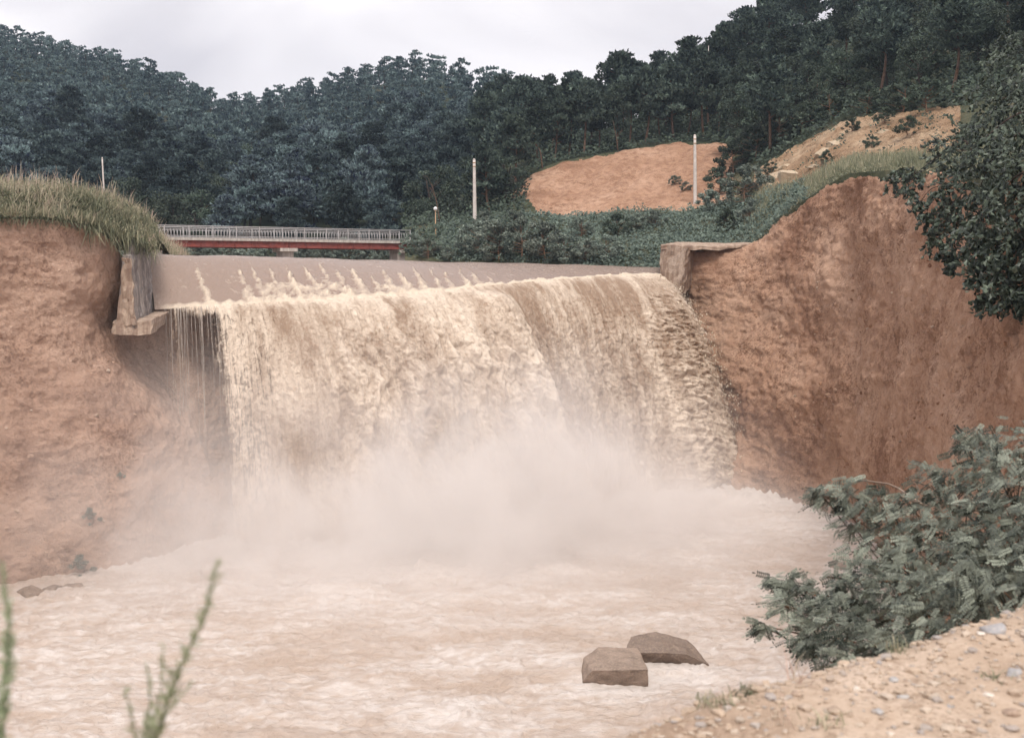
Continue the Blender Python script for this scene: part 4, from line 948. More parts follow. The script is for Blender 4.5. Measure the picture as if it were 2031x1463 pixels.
def right_wood():
    r = np.random.default_rng(31); used = []
    # row of slim pines along the top edge of the orange cut, then the hillside
    row = [(1040, 0.60), (1070, 0.56), (1098, 0.55), (1130, 0.56), (1158, 0.55), (1190, 0.57), (1222, 0.55), (1250, 0.58), (1282, 0.555), (1310, 0.57), (1338, 0.555), (1365, 0.575), (1395, 0.56), (1425, 0.575), (1455, 0.57)]
    ordn = ['first', 'second', 'third', 'fourth', 'fifth', 'sixth', 'seventh', 'eighth', 'ninth', 'tenth', 'eleventh', 'twelfth', 'thirteenth', 'fourteenth', 'last']
    for i, (u, t) in enumerate(row):
        p = hill_at(u, t); used.append(p)
        tree('pine_tree', RIDGE[i % 4], p - np.array([0, 0, 0.4]), r.uniform(0.72, 1.0), r.uniform(0, 6.28), f'slim pine on the top edge of the orange slope, {ordn[i]} from the left', 'pine tree', 'pines along the top of the orange slope', r.uniform(0.95, 1.2))
    n = 0
    for _ in range(6000):
        u = r.uniform(960, 2250); t = r.uniform(0.56, 0.93)
        p = hill_at(u, t)
        if min((p[0] - q[0]) ** 2 + (p[1] - q[1]) ** 2 for q in used) < (3.9 if t < 0.7 else 4.8) ** 2: continue
        used.append(p); n += 1
        if n > 165: break
        zone = ('left of the tall ridge pines' if u < 1270 else 'on tall ridge beside the sky' if u < 1520 else 'above the rocky slope' if u < 1850 else 'in the upper right corner')
        low = 'lower' if t < 0.68 else 'middle' if t < 0.8 else 'upper'
        br = r.random() < (0.3 if u < 1450 else 0.62) * (1.0 if t < 0.75 else 0.6)
        sc = r.uniform(0.75, 1.05) * (1.15 if 1230 < u < 1520 else 1.0)
        if br: tree('broadleaf_tree', BROAD[r.integers(3)], p - np.array([0, 0, 0.3]), sc * 0.8, r.uniform(0, 6.28), f'broadleaf tree on {low} wooded hillside, {zone}', 'tree', f'broadleaf trees on the {low} hillside, {zone}')
        else: tree('pine_tree', RIDGE[r.integers(4)], p - np.array([0, 0, 0.3]), sc, r.uniform(0, 6.28), f'dark pine on {low} wooded hillside, {zone}', 'pine tree', f'pines on the {low} hillside, {zone}', r.uniform(0.9, 1.15))
    for k, (u, t, kind, sc, lab) in enumerate([(1002, 0.40, 0, 0.75, 'broadleaf tree at the left tip of the orange slope'), (1022, 0.52, 1, 0.9, 'pine behind the left tip of the orange slope'), (975, 0.36, 1, 0.8, 'pine right above the left utility pole bushes'), (1000, 0.55, 1, 0.95, 'pine up the slope left of the orange cut'), (950, 0.42, 0, 0.8, 'broadleaf tree just right of the left utility pole top')]):
        p = hill_at(u, t); ms = (BROAD if kind == 0 else RIDGE)[k % 3]; tree('broadleaf_tree' if kind == 0 else 'pine_tree', ms, p - np.array([0, 0, 0.3]), sc, k * 1.7, lab, 'tree' if kind == 0 else 'pine tree', 'trees left of the orange slope')
    print('right wood', n)
right_wood()

# dead pale trunks
def snag(pts, rad, label, nb=True):
    p = [P(*q) for q in pts]; b = p[0]; t = empty('dead_tree', b, label, 'dead tree')
    link('trunk', new_mesh('trunk', *tube(resample([q - b for q in p], 9), np.linspace(rad, rad * 0.4, 9), 6)), MAT['bark'], t)
    for k in ((5, 7) if nb else ()):
        q = resample([q - b for q in p], 9)[k]; link('branch', new_mesh('branch', *tube([q, q + np.array([-0.5, 0.1, 0.45 + 0.1 * k]), q + np.array([-1.0, 0.1, 0.6 + 0.1 * k])], [rad * 0.35, rad * 0.25, rad * 0.1], 5)), MAT['bark'], t)
snag([(1076, 335, 126), (1072, 300, 126), (1058, 277, 126)], 0.09, 'bare leaning reddish trunk at the left end of the orange slope')
snag([(872, 440, 108), (866, 400, 108), (856, 365, 108)], 0.07, 'bare leaning trunk just above the white lamp globe')
snag([(1226, 300, 131), (1222, 270, 131), (1216, 240, 131)], 0.06, 'thin pale trunk standing on the middle of the orange slope edge', False)

# --- shrubs between the reservoir and the slopes
SH = [  # u, v(base), d, height m, label
    (850, 512, 96, 2.2, 'low bush at the right end of the footbridge'), (890, 516, 95, 1.5, 'small bush beside the earth path right of the footbridge'), (820, 500, 108, 2.2, 'bush tucked behind the right end of the footbridge'),
    (945, 505, 99, 3.6, 'tall grey green bush under the left utility pole'), (990, 515, 96, 4.2, 'big grey green bush at the water edge, left of centre'), (1035, 512, 97, 4.2, 'big bush in front of the left tip of the orange slope'),
    (1080, 518, 94, 4.0, 'large rounded bush right above the spillway crest, below the orange slope'), (1120, 520, 93, 3.0, 'rounded bush at the water edge below the orange slope'), (965, 470, 106, 3.0, 'bush behind the tall bush under the left utility pole'),
    (1020, 455, 108, 2.4, 'bush touching the lower left corner of the orange slope'), (1165, 520, 92, 2.4, 'olive bush below the middle of the orange slope'), (1205, 515, 92, 2.6, 'bush among vines below the middle of the orange slope'),
    (1150, 470, 101, 2.2, 'bush halfway up between the crest and the orange slope'), (1225, 470, 100, 2.6, 'dark bush below the centre of the orange slope'), (1255, 460, 101, 2.2, 'bush below the right part of the orange slope'),
    (1300, 450, 102, 2.0, 'bush left of the foot of the right utility pole'), (1360, 380, 112, 1.3, 'small bush growing on the orange slope left of the pole'), (1340, 368, 115, 1.4, 'tiny bush growing on the orange slope, leftmost of two'),
    (1410, 420, 104, 2.6, 'bush right of the foot of the right utility pole'), (1425, 385, 110, 3.2, 'dark bush on the right end of the orange slope'), (1455, 350, 117, 4.2, 'tall dark bush between the orange and rocky slopes'),
    (1478, 405, 98, 4.2, 'narrow leafy bush standing between the two slopes'), (1470, 320, 122, 4.2, 'dark bush above the gap between the two slopes'), (1500, 310, 118, 4.0, 'dark bush on the upper left rim of the rocky slope'),
    (1540, 285, 116, 4.0, 'dark bush above the left part of the rocky slope'), (1590, 262, 114, 3.8, 'dark bush above the centre of the rocky slope'), (1650, 235, 110, 3.6, 'dark bush above the right part of the rocky slope'),
    (1720, 225, 106, 3.4, 'dark bush on the top right rim of the rocky slope'), (1790, 222, 100, 3.2, 'dark bush at the top right corner of the rocky slope'), (1840, 225, 94, 3.4, 'dark bush where the rocky slope meets the hanging leaves'),
    (1440, 455, 94, 2.2, 'dark bush among the vines left of the red cliff rim'), (1490, 440, 92, 2.4, 'bush among the vines beside the red cliff rim'), (1590, 372, 88, 1.0, 'small bush at the foot of the rocky slope'), (1690, 262, 98, 1.5, 'dark small bush in the upper middle of the rocky slope'), (1755, 245, 94, 1.6, 'dark small bush near the top right of the rocky slope'), (1640, 320, 92, 1.3, 'dark small bush in the centre of the rocky slope'), (1730, 295, 88, 1.3, 'dark small bush low on the right of the rocky slope'), (1800, 268, 86, 1.8, 'dark bush on the right side of the rocky slope'), (1530, 345, 97, 1.4, 'dark small bush on the left of the rocky slope'),
]
def shrubs():
    r = np.random.default_rng(41)
    for i, (u, v, d, h, lab) in enumerate(SH):
        p = hill_point(u, v, d - 9, d + 9); dark = lab.startswith(('dark', 'tall dark'))
        ms = SHRUB[r.integers(4)]
        t = empty('bush', p - np.array([0, 0, 0.15]), lab, 'bush', 'bushes above the spillway', r.uniform(0, 6.28)); s = 0.84 * h / 3.0; t.scale = (s * r.uniform(0.95, 1.2), s * r.uniform(0.9, 1.1), s)
        link('stems', ms[0], None, t)
        if dark:
            m2 = ms[1].copy(); m2.materials.clear(); m2.materials.append(MAT['broadleaf']); link('crown', m2, None, t)
        else: link('crown', ms[1], None, t)
    for (u, v, h, lab) in ((185, 1035, 0.9, 'hazy small bush growing low on the left earth bank'), (165, 1140, 1.2, 'hazy bush at the water edge of the left bank'), (240, 945, 0.4, 'tiny plant on the left earth bank')):
        e = (np.stack(proj(LCLIFF.reshape(-1, 3)), -1) - np.array([u, v])); p = LCLIFF.reshape(-1, 3)[np.argmin((e ** 2).sum(-1))]
        t = empty('bush', p + np.array([0, -0.05, -0.2]), lab, 'bush'); s = h / 3; t.scale = (s, s, s); link('stems', SHRUB[1][0], None, t); link('crown', SHRUB[1][1], None, t)
    # far bank scrub under and behind the bridge
    for i in range(34):
        u = -60 + i * 28 + r.uniform(-8, 8); p = P(u, 512, r.uniform(113, 119)); p[2] = 15.6
        t = empty('bush', p, 'low scrub bush on the far bank behind the footbridge', 'bush', 'scrub on the far bank behind the footbridge', r.uniform(0, 6.28)); s = r.uniform(1.5, 2.9) / 3; t.scale = (s * 1.2, s, s)
        ms = SHRUB[r.integers(4)]; link('stems', ms[0], None, t); link('crown', ms[1], None, t)
shrubs()

# --- ground cover of vines and grass on the right
def ground_cover():
    r = np.random.default_rng(51); g = Geo(); n = 26000
    u = r.uniform(870, 1600, n); t = r.uniform(0.0, 0.30, n); keep = (t < 0.29) & ((u > 1120) | (t > 0.05)); u, t = u[keep], t[keep]
    iu = np.clip(((u - 800) / 1600 * 519).astype(int), 0, 519); it = np.clip((t * 259).astype(int), 0, 259); p = HILL[iu, it]
    lump = np.clip(fbm(p[:, 0] / 1.5, p[:, 1] / 1.5, 0, 3, seed=91) + 0.25, 0, 1)
    p = p + np.stack([r.normal(0, 0.2, len(u)), r.normal(0, 0.2, len(u)), r.random(len(u)) * (0.2 + 1.0 * lump)], -1)
    D = rand_dirs(len(u), r); Nn = unit(np.array([0, -0.5, 0.9]) + r.normal(0, 0.5, (len(u), 3))); Wd = unit(np.cross(D, Nn)); D = np.cross(Nn, Wd)
    tone = np.clip(0.5 + 0.3 * fbm(p[:, 0] / 4, p[:, 1] / 4, 0, 2, seed=98) + r.normal(0, 0.24, len(u)), 0, 1)
    V, F = leaves(p, D, Wd, r.uniform(0.14, 0.32, len(u)), 0.85); g.add(V, F, np.repeat(tone, 4))
    o = link('vine_cover', g.mesh('vine_cover'), MAT['vine']); tag(o, 'tangle of creeping vines covering the slope above the spillway', 'vines', None, 'stuff')
ground_cover()

def blades(roots, h, lean, tint, r, w=0.02):
    n = len(roots); az = r.uniform(0, 6.28, n); side = np.stack([np.cos(az), np.sin(az), 0 * az], -1) * (w * r.uniform(0.6, 1.5, n))[:, None]
    tip = roots + np.stack([lean[:, 0], lean[:, 1], h], -1); mid = roots * 0.45 + tip * 0.55 + np.stack([-lean[:, 0] * 0.18, -lean[:, 1] * 0.18, 0.10 * np.abs(h)], -1)
    V = np.stack([roots - side, roots + side, mid + side * 0.7, mid - side * 0.7, tip + side * 0.12, tip - side * 0.12], 1).reshape(-1, 3)
    b = np.arange(n)[:, None] * 6; F = np.concatenate([b + np.array([[0, 1, 2, 3]]), b + np.array([[3, 2, 4, 5]])])
    return V, F, np.repeat(tint, 6)
def left_grass():
    r = np.random.default_rng(61); g = Geo(); n = 25000
    i = r.integers(0, 90, n); j = (r.random(n) ** 1.2 * 26).astype(int); p = LTOP[i, j] + r.normal(0, 0.15, (n, 3)) * np.array([1, 1, 0.2])
    pt = fbm(p[:, 0] / 2.2, p[:, 1] / 2.2, 0, 3, seed=95); hgt = r.uniform(0.15, 0.58, n) * (1 + 1.2 * pt)
    tint = np.clip(0.50 + 0.55 * pt + r.normal(0, 0.17, n) + 0.10 * sstep(-19, -24, p[:, 0]), 0, 1)
    V, F, T = blades(p, hgt, r.normal(0, 0.22, (n, 2)) + np.array([0.1, -0.05]), tint, r, 0.016); g.add(V, F, T)
    k = 22000; i = r.integers(0, 90, k); j = (r.random(k) ** 1.3 * 24).astype(int); p = LTOP[i, j] + r.normal(0, 0.2, (k, 3)) * np.array([1, 1, 0.1]); cl = fbm(p[:, 0] / 1.1, p[:, 1] / 1.1, 0, 2, seed=96); ok = cl > -0.08; p = p[ok]; p[:, 2] += r.random(len(p)) * (0.3 + 1.3 * np.abs(cl[ok]))
    D = rand_dirs(len(p), r); V, F = leaves(p, D, unit(np.cross(D, r.normal(size=(len(p), 3)))), r.uniform(0.05, 0.16, len(p)), 0.45); g.add(V, F, np.repeat(np.clip(r.normal(0.40, 0.18, len(p)), 0, 1), 4))
    # feathery seed heads
    k = 1500; i = r.integers(0, 90, k); j = r.integers(4, 24, k); p = LTOP[i, j] + r.normal(0, 0.15, (k, 3)) * np.array([1, 1, 0.1])
    V, F, T = blades(p, r.uniform(0.6, 1.25, k), r.normal(0.08, 0.2, (k, 2)), np.clip(r.normal(0.92, 0.08, k), 0, 1), r, 0.014); g.add(V, F, T)
    # overhanging fringe along the rim, roots hanging
    k = 9000; ii = r.integers(0, 90, k); p = LTOP[ii, np.minimum(3, r.integers(0, 4, k))] + r.normal(0, 0.12, (k, 3))
    V, F, T = blades(p, r.uniform(-0.6, 0.35, k), np.stack([r.normal(0.05, 0.2, k), r.uniform(-0.5, -0.1, k)], -1), np.clip(r.normal(0.24, 0.16, k), 0, 1), r, 0.018); g.add(V, F, T)
    k = 2600; ii = r.integers(70, 90, k); p = LTOP[ii, r.integers(0, 6, k)] + r.normal(0, 0.18, (k, 3)) + np.array([0.1, 0, 0])
    V, F, T = blades(p, r.uniform(-1.3, 0.5, k), np.stack([r.normal(0.15, 0.25, k), r.uniform(-0.6, 0.1, k)], -1), np.clip(r.normal(0.36, 0.2, k), 0, 1), r, 0.018); g.add(V, F, T)
    o = link('bank_grass', g.mesh('bank_grass'), MAT['grass']); tag(o, 'long straw and green grass covering the top of the left bank', 'grass', None, 'stuff')
left_grass()
def right_grass():
    r = np.random.default_rng(62); g = Geo(); n = 16000
    u = r.uniform(1480, 1960, n); t = r.random(n) * 0.30; iu = np.clip(((u - 800) / 1600 * 519).astype(int), 0, 519); it = np.clip((t * 259).astype(int), 0, 259); p = HILL[iu, it] + r.normal(0, 0.15, (n, 3)) * np.array([1, 1, 0.1])
    pt = fbm(p[:, 0] / 2.5, p[:, 1] / 2.5, 0, 3, seed=97)
    ok = (pt > -0.22)
    V, F, T = blades(p[ok], (r.uniform(0.2, 0.6, n) * (1 + pt) * (0.35 + 1.1 * sstep(0.06, 0.2, t)))[ok], r.normal(0, 0.14, (ok.sum(), 2)), np.clip(0.38 + 0.3 * pt[ok] + r.normal(0, 0.13, ok.sum()), 0, 1), r, 0.02); g.add(V, F, T)
    o = link('slope_grass', g.mesh('slope_grass'), MAT['grass']); tag(o, 'green grass strip along the rim of the red cliff', 'grass', None, 'stuff')
right_grass()

# --- hanging leafy tree at the upper right
def hanging_tree():
    r = np.random.default_rng(71)
    CL = [(2010, 120, 40, 3.0), (1985, 190, 40, 3.0), (2040, 200, 36, 3.0), (1940, 230, 40, 2.4), (2010, 270, 32, 2.6), (1960, 300, 33, 2.4), (1900, 300, 36, 1.9), (1860, 290, 38, 1.3), (2030, 350, 30, 2.4), (1970, 370, 31, 2.2), (1915, 380, 33, 1.7), (1995, 430, 29.5, 2.1), (1935, 440, 31, 1.6),
          (1870, 400, 34, 1.1), (1850, 440, 33.5, 0.8), (2020, 490, 28.5, 1.9), (1965, 500, 30, 1.5), (1900, 475, 31.5, 0.9), (1930, 540, 30, 0.9), (2000, 555, 29, 1.2), (1975, 585, 29, 0.6), (1915, 530, 30.5, 0.5), (1935, 590, 29.5, 0.4), (2025, 570, 28.5, 0.9), (1845, 375, 34.5, 0.7), (1790, 345, 37, 0.35), (1760, 340, 37.5, 0.3), (1745, 356, 37.5, 0.25), (1775, 372, 37, 0.35), (1800, 400, 35.5, 0.3), (1825, 480, 33, 0.3), (1815, 430, 34, 0.35), (1860, 500, 32, 0.35), (1872, 520, 32, 0.25)]
    base = P(2150, 300, 33); t = empty('leafy_tree', base, 'dark leafy tree with branches hanging over the red cliff at the right edge', 'tree')
    tr = np.array([base, P(2110, 240, 34), P(2060, 170, 36), P(2040, 80, 38), P(2050, -40, 39)]) - base
    link('trunk', new_mesh('trunk', *tube(resample(tr, 12), np.linspace(0.28, 0.10, 12), 8)), MAT['bark_dark'], t)
    c = Geo(); trp = resample(tr, 12); nodes = [q for q in trp]
    for i, (u, v, d, sz) in enumerate(CL):
        u = u + 26; p = P(u, v, d) - base; a = min(nodes, key=lambda q: np.linalg.norm(q - p)); nodes.append(p)
        mid = (a + p) / 2 + np.array([0, 0, 0.12 + 0.1 * np.linalg.norm(a - p)]); link('branch', new_mesh('branch', *tube(resample([a, (a + mid) / 2 + np.array([0.05, 0, 0.08]), mid, (mid + p) / 2 + np.array([0, 0, 0.05]), p], 9), np.linspace(0.012 + 0.02 * sz, 0.008, 9), 5)), MAT['bark_dark'], t)
        rr = sz * 0.50; n = int(30 + 290 * sz)
        # sprigs of leaves hanging from twig ends
        ns = max(5, int(n / 14)); q = unit(r.normal(size=(ns, 3))) * r.random((ns, 1)) ** 0.45 * rr; st = p + q
        dr = unit(q * 0.5 + r.normal(0, 0.4, (ns, 3)) * rr + np.array([-0.15, -0.1, -0.55]) * rr)
        for k in range(14):
            C = st + dr * (0.055 * k)[..., None] if False else st + dr * (0.025 + 0.03 * min(1.0, sz)) * k + r.normal(0, 0.035, (ns, 3))
            D = unit(dr + r.normal(0, 0.7, (ns, 3))); Nn = unit(np.array([-0.2, -0.5, 0.7]) + r.normal(0, 0.45, (ns, 3))); Wd = unit(np.cross(D, Nn))
            tone = np.clip(0.32 + r.normal(0, 0.30, ns), 0, 1)
            V, F = leaves(C, D, Wd, r.uniform(0.11, 0.24, ns), 0.62); c.add(V, F, np.repeat(tone, 4))
    link('crown', c.mesh('crown'), MAT['vine_leaf'], t)
hanging_tree()

# --- black locust bush in the foreground
def locust():
    r = np.random.default_rng(81)
    root = np.array([4.35, 8.6, 9.95]); t = empty('locust_bush', root, 'grey green locust bush with feathery leaves hanging over the river at lower right', 'bush')
    CL = [(2020, 885, 8.8, 0.34), (1960, 880, 8.9, 0.26), (1920, 870, 9.0, 0.14), (2010, 960, 8.4, 0.42), (1935, 950, 8.6, 0.38), (1870, 950, 8.8, 0.32), (1990, 1050, 8.0, 0.46), (1900, 1040, 8.3, 0.44), (1820, 1020, 8.6, 0.34), (1760, 1010, 8.8, 0.28), (1700, 980, 9.0, 0.26), (1660, 985, 9.1, 0.22), (1625, 975, 9.2, 0.14), (1690, 1040, 9.0, 0.18),
          (1960, 1130, 7.6, 0.46), (1870, 1120, 7.9, 0.46), (1790, 1110, 8.2, 0.40), (1740, 1080, 8.5, 0.26), (1830, 1190, 7.6, 0.42), (1900, 1190, 7.3, 0.38), (1990, 1170, 7.0, 0.40), (1760, 1190, 7.8, 0.40), (1700, 1150, 8.2, 0.26), (1690, 1210, 7.9, 0.34), (1640, 1180, 8.2, 0.28), (1590, 1165, 8.4, 0.20), (1560, 1155, 8.5, 0.12), (1535, 1150, 8.6, 0.06), (1625, 1235, 8.0, 0.26), (1660, 1265, 7.6, 0.28), (1600, 1260, 7.9, 0.16), (1600, 1285, 7.8, 0.08), (1720, 1270, 7.3, 0.30), (1690, 1305, 7.1, 0.16), (1780, 1260, 7.1, 0.28), (1850, 1245, 6.9, 0.24), (1512, 1240, 8.1, 0.05), (1555, 1200, 8.2, 0.12), (1990, 1110, 8.5, 0.5), (2060, 1000, 8.0, 0.5), (2060, 1130, 7.4, 0.45)]
    # one pinnate leaf: 15 oval leaflets on a drooping rachis, unit length along +x
    lv, lf = [], []
    for k in range(15):
        x = 0.12 + 0.82 * (k // 2) / 7; s = 0 if k == 14 else (1 if k % 2 else -1); ll = 0.235 if k < 14 else 0.25
        dirv = unit(np.array([0.35, s * 1.0, -0.08])) if s else np.array([1.0, 0, -0.1]); wv = unit(np.cross(dirv, np.array([0, 0, 1.0])))
        c0 = np.array([x if s else 0.95, 0, -0.28 * x * x]); b = len(lv) * 1
        for f, w in ((0.0, 0.0), (0.3, 0.044), (0.75, 0.044), (1.0, 0.0), (0.75, -0.044), (0.3, -0.044)): lv.append(c0 + dirv * f * ll + wv * w + np.array([0, 0, -0.05 * f * ll]))
        lf += [[b, b + 1, b + 2, b + 5], [b + 5, b + 2, b + 3, b + 4]]
    lv = np.array(lv); lf = np.array(lf); lf[:, :] = lf
    # faces: split each leaflet in two quads (0,1,2,?) kept planar enough
    F2 = []
    for k in range(15): b = k * 6; F2 += [[b, b + 1, b + 4, b + 5], [b + 1, b + 2, b + 3, b + 4]]
    lf = np.array(F2)
    rv = np.array([[0, -0.012, 0], [0, 0.012, 0], [0.95, 0.006, -0.28], [0.95, -0.006, -0.28]]); c = Geo()
    hubs = [np.array([0, 0, 0.0])]
    for (u, v, d, sz) in CL:
        p = P(u, v, d) - root
        mid = p * 0.5 + np.array([0.25, 0.1, 0.30]); pa = resample([np.zeros(3), mid * 0.6 + np.array([0.1, 0, 0]), mid, p], 10)
        link('branch', new_mesh('branch', *tube(pa, np.linspace(0.022, 0.005, 10), 5)), MAT['stem'], t)
        sz = sz * 0.84; n = int(24 + 430 * sz ** 2 * 2.2)
        q = unit(r.normal(size=(n, 3))) * r.random((n, 1)) ** 0.42 * sz; q[:, 2] *= 0.85; st = p + q
        az = r.uniform(0, 6.28, n); dz = r.uniform(-1.25, 0.15, n); D = unit(np.stack([np.cos(az) - 0.45, np.sin(az) * 0.9 - 0.1, dz], -1) + 0.5 * q / sz)
        up = unit(np.array([0, -0.45, 0.8]) + r.normal(0, 0.5, (n, 3))); S = unit(np.cross(up, D)); U_ = np.cross(D, S)
        ln = r.uniform(0.075, 0.145, n); tone = np.clip(0.40 + r.normal(0, 0.10) + r.normal(0, 0.30, n), 0, 1)
        B = np.stack([D, S, U_], 1) * ln[:, None, None]
        V = st[:, None] + np.einsum('lk,nkc->nlc', lv, B); F = (lf[None] + (np.arange(n) * len(lv))[:, None, None]).reshape(-1, 4)
        jit = np.clip(np.repeat(tone, len(lv)) + np.repeat(r.normal(0, 0.10, n * 15), 6), 0, 1); c.add(V.reshape(-1, 3), F, jit)
        V = st[:, None] + np.einsum('lk,nkc->nlc', rv, B); c.add(V.reshape(-1, 3), np.arange(n * 4).reshape(-1, 4), 0.7)
        for k in range(max(2, int(n / 26))):
            e = st[r.integers(n)]; V_, F_ = tube([p * 0.92, (p * 0.92 + e) / 2 + np.array([0, 0, 0.03]), e], [0.006, 0.004, 0.0025], 4); c.add(V_, F_, 0.1)
    link('crown', c.mesh('crown'), MAT['locust'], t)
    V, F = tube(resample([P(1680, 948, 9.2) - root, P(1770, 960, 9.0) - root, P(1830, 1000, 8.6) - root], 8), np.linspace(0.006, 0.010, 8), 5)
    b = link('bare_twig', new_mesh('bare_twig', V, F), MAT['bark_pale'], t); b['label'] = 'thin bare pale twig'
    V, F = tube(resample([P(1640, 1144, 8.3) - root, P(1730, 1150, 8.1) - root, P(1850, 1160, 7.8) - root], 8), np.linspace(0.007, 0.014, 8), 5); link('bare_twig', new_mesh('bare_twig', V, F), MAT['stem'], t)
locust()

# --- gravel, stones and weeds on the near bank
def gravel():
    r = np.random.default_rng(91)
    bm = bmesh.new(); bmesh.ops.create_icosphere(bm, subdivisions=1, radius=1.0); iv = np.array([v.co[:] for v in bm.verts]); itf = np.array([[v.index for v in f.verts] for f in bm.faces]); bm.free()
    n = 9500; y = r.uniform(2.2, 6.0, n); x = r.uniform(-0.6, 3.4, n); e = np.interp(x, EX, EY); ok = (y < e + 0.35) & (y > e - 2.6); x, y = x[ok], y[ok]; n = len(x)
    s = np.clip(r.lognormal(math.log(0.0078), 0.52, n), 0.004, 0.028); z = bank_z(x, y)
    az = r.uniform(0, 6.28, n); ca, sa = np.cos(az), np.sin(az)
    sc = np.stack([s * r.uniform(0.9, 1.6, n), s * r.uniform(0.8, 1.2, n), s * r.uniform(0.45, 0.8, n)], -1)
    V = iv[None] * r.uniform(0.75, 1.2, (n, 12, 1)) * sc[:, None]
    V = np.stack([V[..., 0] * ca[:, None] - V[..., 1] * sa[:, None], V[..., 0] * sa[:, None] + V[..., 1] * ca[:, None], V[..., 2]], -1) + np.stack([x, y, z + 0.25 * s], -1)[:, None]
    F = (itf[None] + (np.arange(n) * 12)[:, None, None]).reshape(-1, 3)
    o = link('gravel', new_mesh('gravel', V, F, False, {'tint': np.repeat(r.random(n), 12)}), MAT['pebble']); tag(o, 'loose tan gravel and pebbles on the near bank', 'gravel', None, 'stuff')
    ST = [(1826, 1266, 15, 'stone_white', 'rounded whitish stone at the bank edge under the leafy bush'), (1975, 1262, 46, 'stone_grey', 'flat grey blue stone at the bank edge on the far right'), (1945, 1268, 14, 'stone_white', 'small pale stone in front of the flat grey blue stone'), (1745, 1405, 24, 'stone_grey', 'flat grey stone in the middle of the gravel'),
          (1772, 1342, 18, 'stone_grey', 'small grey stone in the upper middle of the gravel'), (1960, 1382, 18, 'stone_white', 'small white stone on the right of the gravel'), (1886, 1398, 12, 'stone_grey', 'dark grey pebble right of the middle of the gravel'), (2010, 1340, 34, 'stone_grey', 'grey stone half out of the picture at the right edge'),
          (1790, 1375, 20, 'stone_grey', 'bluish grey pebble beside the flat grey stone'), (1580, 1370, 20, 'stone_brown', 'brown stone left on the gravel near the water'), (1555, 1376, 16, 'stone_brown', 'small brown stone beside the weeds on the gravel'), (1765, 1442, 16, 'stone_white', 'white pebble low in the middle of the gravel'),
          (1370, 1435, 26, 'stone_brown', 'brown flat stone at the lower left tip of the gravel'), (2005, 1410, 30, 'stone_brown', 'brown stone low at the right edge of the gravel'), (1870, 1300, 16, 'stone_brown', 'brown pebble just below the leafy bush'), (1700, 1360, 16, 'stone_white', 'pale pebble left of the small grey stone'), (1650, 1400, 18, 'stone_brown', 'brown pebble left of the flat grey stone'), (1915, 1440, 24, 'stone_brown', 'brown stone low on the right of the gravel')]
    for (u, v, w, mt, lab) in ST:
        zz = 12.42; p = G(u, v, zz); p[2] = float(bank_z(np.array(p[0]), np.array(p[1]))); s = 0.75 * w * p[1] / FPX
        rock('stone', pebble_pts(16, (1, 0.8, 0.45)) * s, p + np.array([0, 0, 0.12 * s]), MAT[mt], lab, 'stone', 'larger stones on the gravel', 2, 0.05, int(u), True)
gravel()
def tuft(name, u, v, n, h, label, tint, cat='weed', w=0.003, spread=0.03):
    r = np.random.default_rng(int(u * 7 + v)); p = G(u, v, 12.40); p[2] = float(bank_z(np.array(p[0]), np.array(p[1])))
    roots = r.normal(0, 1, (n, 3)) * np.array([spread, spread, 0.002]); V, F, T = blades(roots, h * r.uniform(0.4, 1.1, n), r.normal(0, h * 0.6, (n, 2)), np.clip(r.normal(tint, 0.15, n), 0, 1), r, w)
    g = Geo(); g.add(V, F, T); tag(link(name, g.mesh(name), MAT['grass'], None, [float(c) for c in p]), label, cat, 'small weeds on the gravel')
tuft('weed_tuft', 1480, 1372, 60, 0.035, 'dark green weed tuft on the gravel near the water', 0.2)
tuft('weed_tuft', 1430, 1402, 24, 0.05, 'pale green weed tuft at the left of the gravel', 0.5)
tuft('weed_tuft', 1455, 1392, 20, 0.04, 'sparse weed between two tufts at the left of the gravel', 0.4)
tuft('weed_tuft', 1400, 1385, 26, 0.06, 'leftmost small weed at the tip of the gravel', 0.35)
tuft('weed_tuft', 1780, 1286, 40, 0.07, 'weed at the bank edge under the leafy bush', 0.45)
tuft('weed_tuft', 1640, 1440, 30, 0.05, 'low weed at the bottom middle of the gravel', 0.5)
tuft('weed_tuft', 1970, 1355, 26, 0.04, 'low dark weed on the right of the gravel', 0.3)
tuft('dry_stalk', 1575, 1345, 9, 0.16, 'thin dry reddish stalks at the bank edge left of the bush', 0.98, 'stalks')
tuft('dry_stalk', 1545, 1440, 10, 0.12, 'thin dry stalks low on the gravel', 0.97, 'stalks')

def weed(root, stems, label):
    t = empty('weed_plant', root, label, 'weed'); c = Geo(); r = np.random.default_rng(len(stems) * 13 + 5)
    for pts, dens, sz in stems:
        pa = resample(np.array(pts) - root, 40); link('stem', new_mesh('stem', *tube(pa, np.linspace(0.0035, 0.001, 40), 6)), MAT['weed'], t)
        d = np.r_[0, np.cumsum(np.linalg.norm(np.diff(pa, axis=0), axis=1))]; n = int(1.1 * dens * d[-1])
        s = r.uniform(0.25, 1.0, n) * d[-1]; P0 = np.stack([np.interp(s, d, pa[:, k]) for k in range(3)], -1); tg = unit(pa[-1] - pa[0])
        D = unit(tg * 0.9 + r.normal(0, 0.55, (n, 3))); L_ = sz * r.uniform(0.5, 1.2, n) * np.interp(s / d[-1], [0.2, 0.6, 1.0], [1.3, 1.0, 0.45]); C = P0 + D * (L_ / 2)[:, None]
        V, F = leaves(C, D, unit(np.cross(D, r.normal(size=(n, 3)))), L_ * 1.3, 0.16); c.add(V, F, np.repeat(np.clip(r.normal(0.5, 0.2, n), 0, 1), 4))
    link('leaves', c.mesh('leaves'), MAT['weed'], t)
def Q(u, v, d): return P(u, v, d)
r1 = np.array([-0.66, 1.95, 12.4])
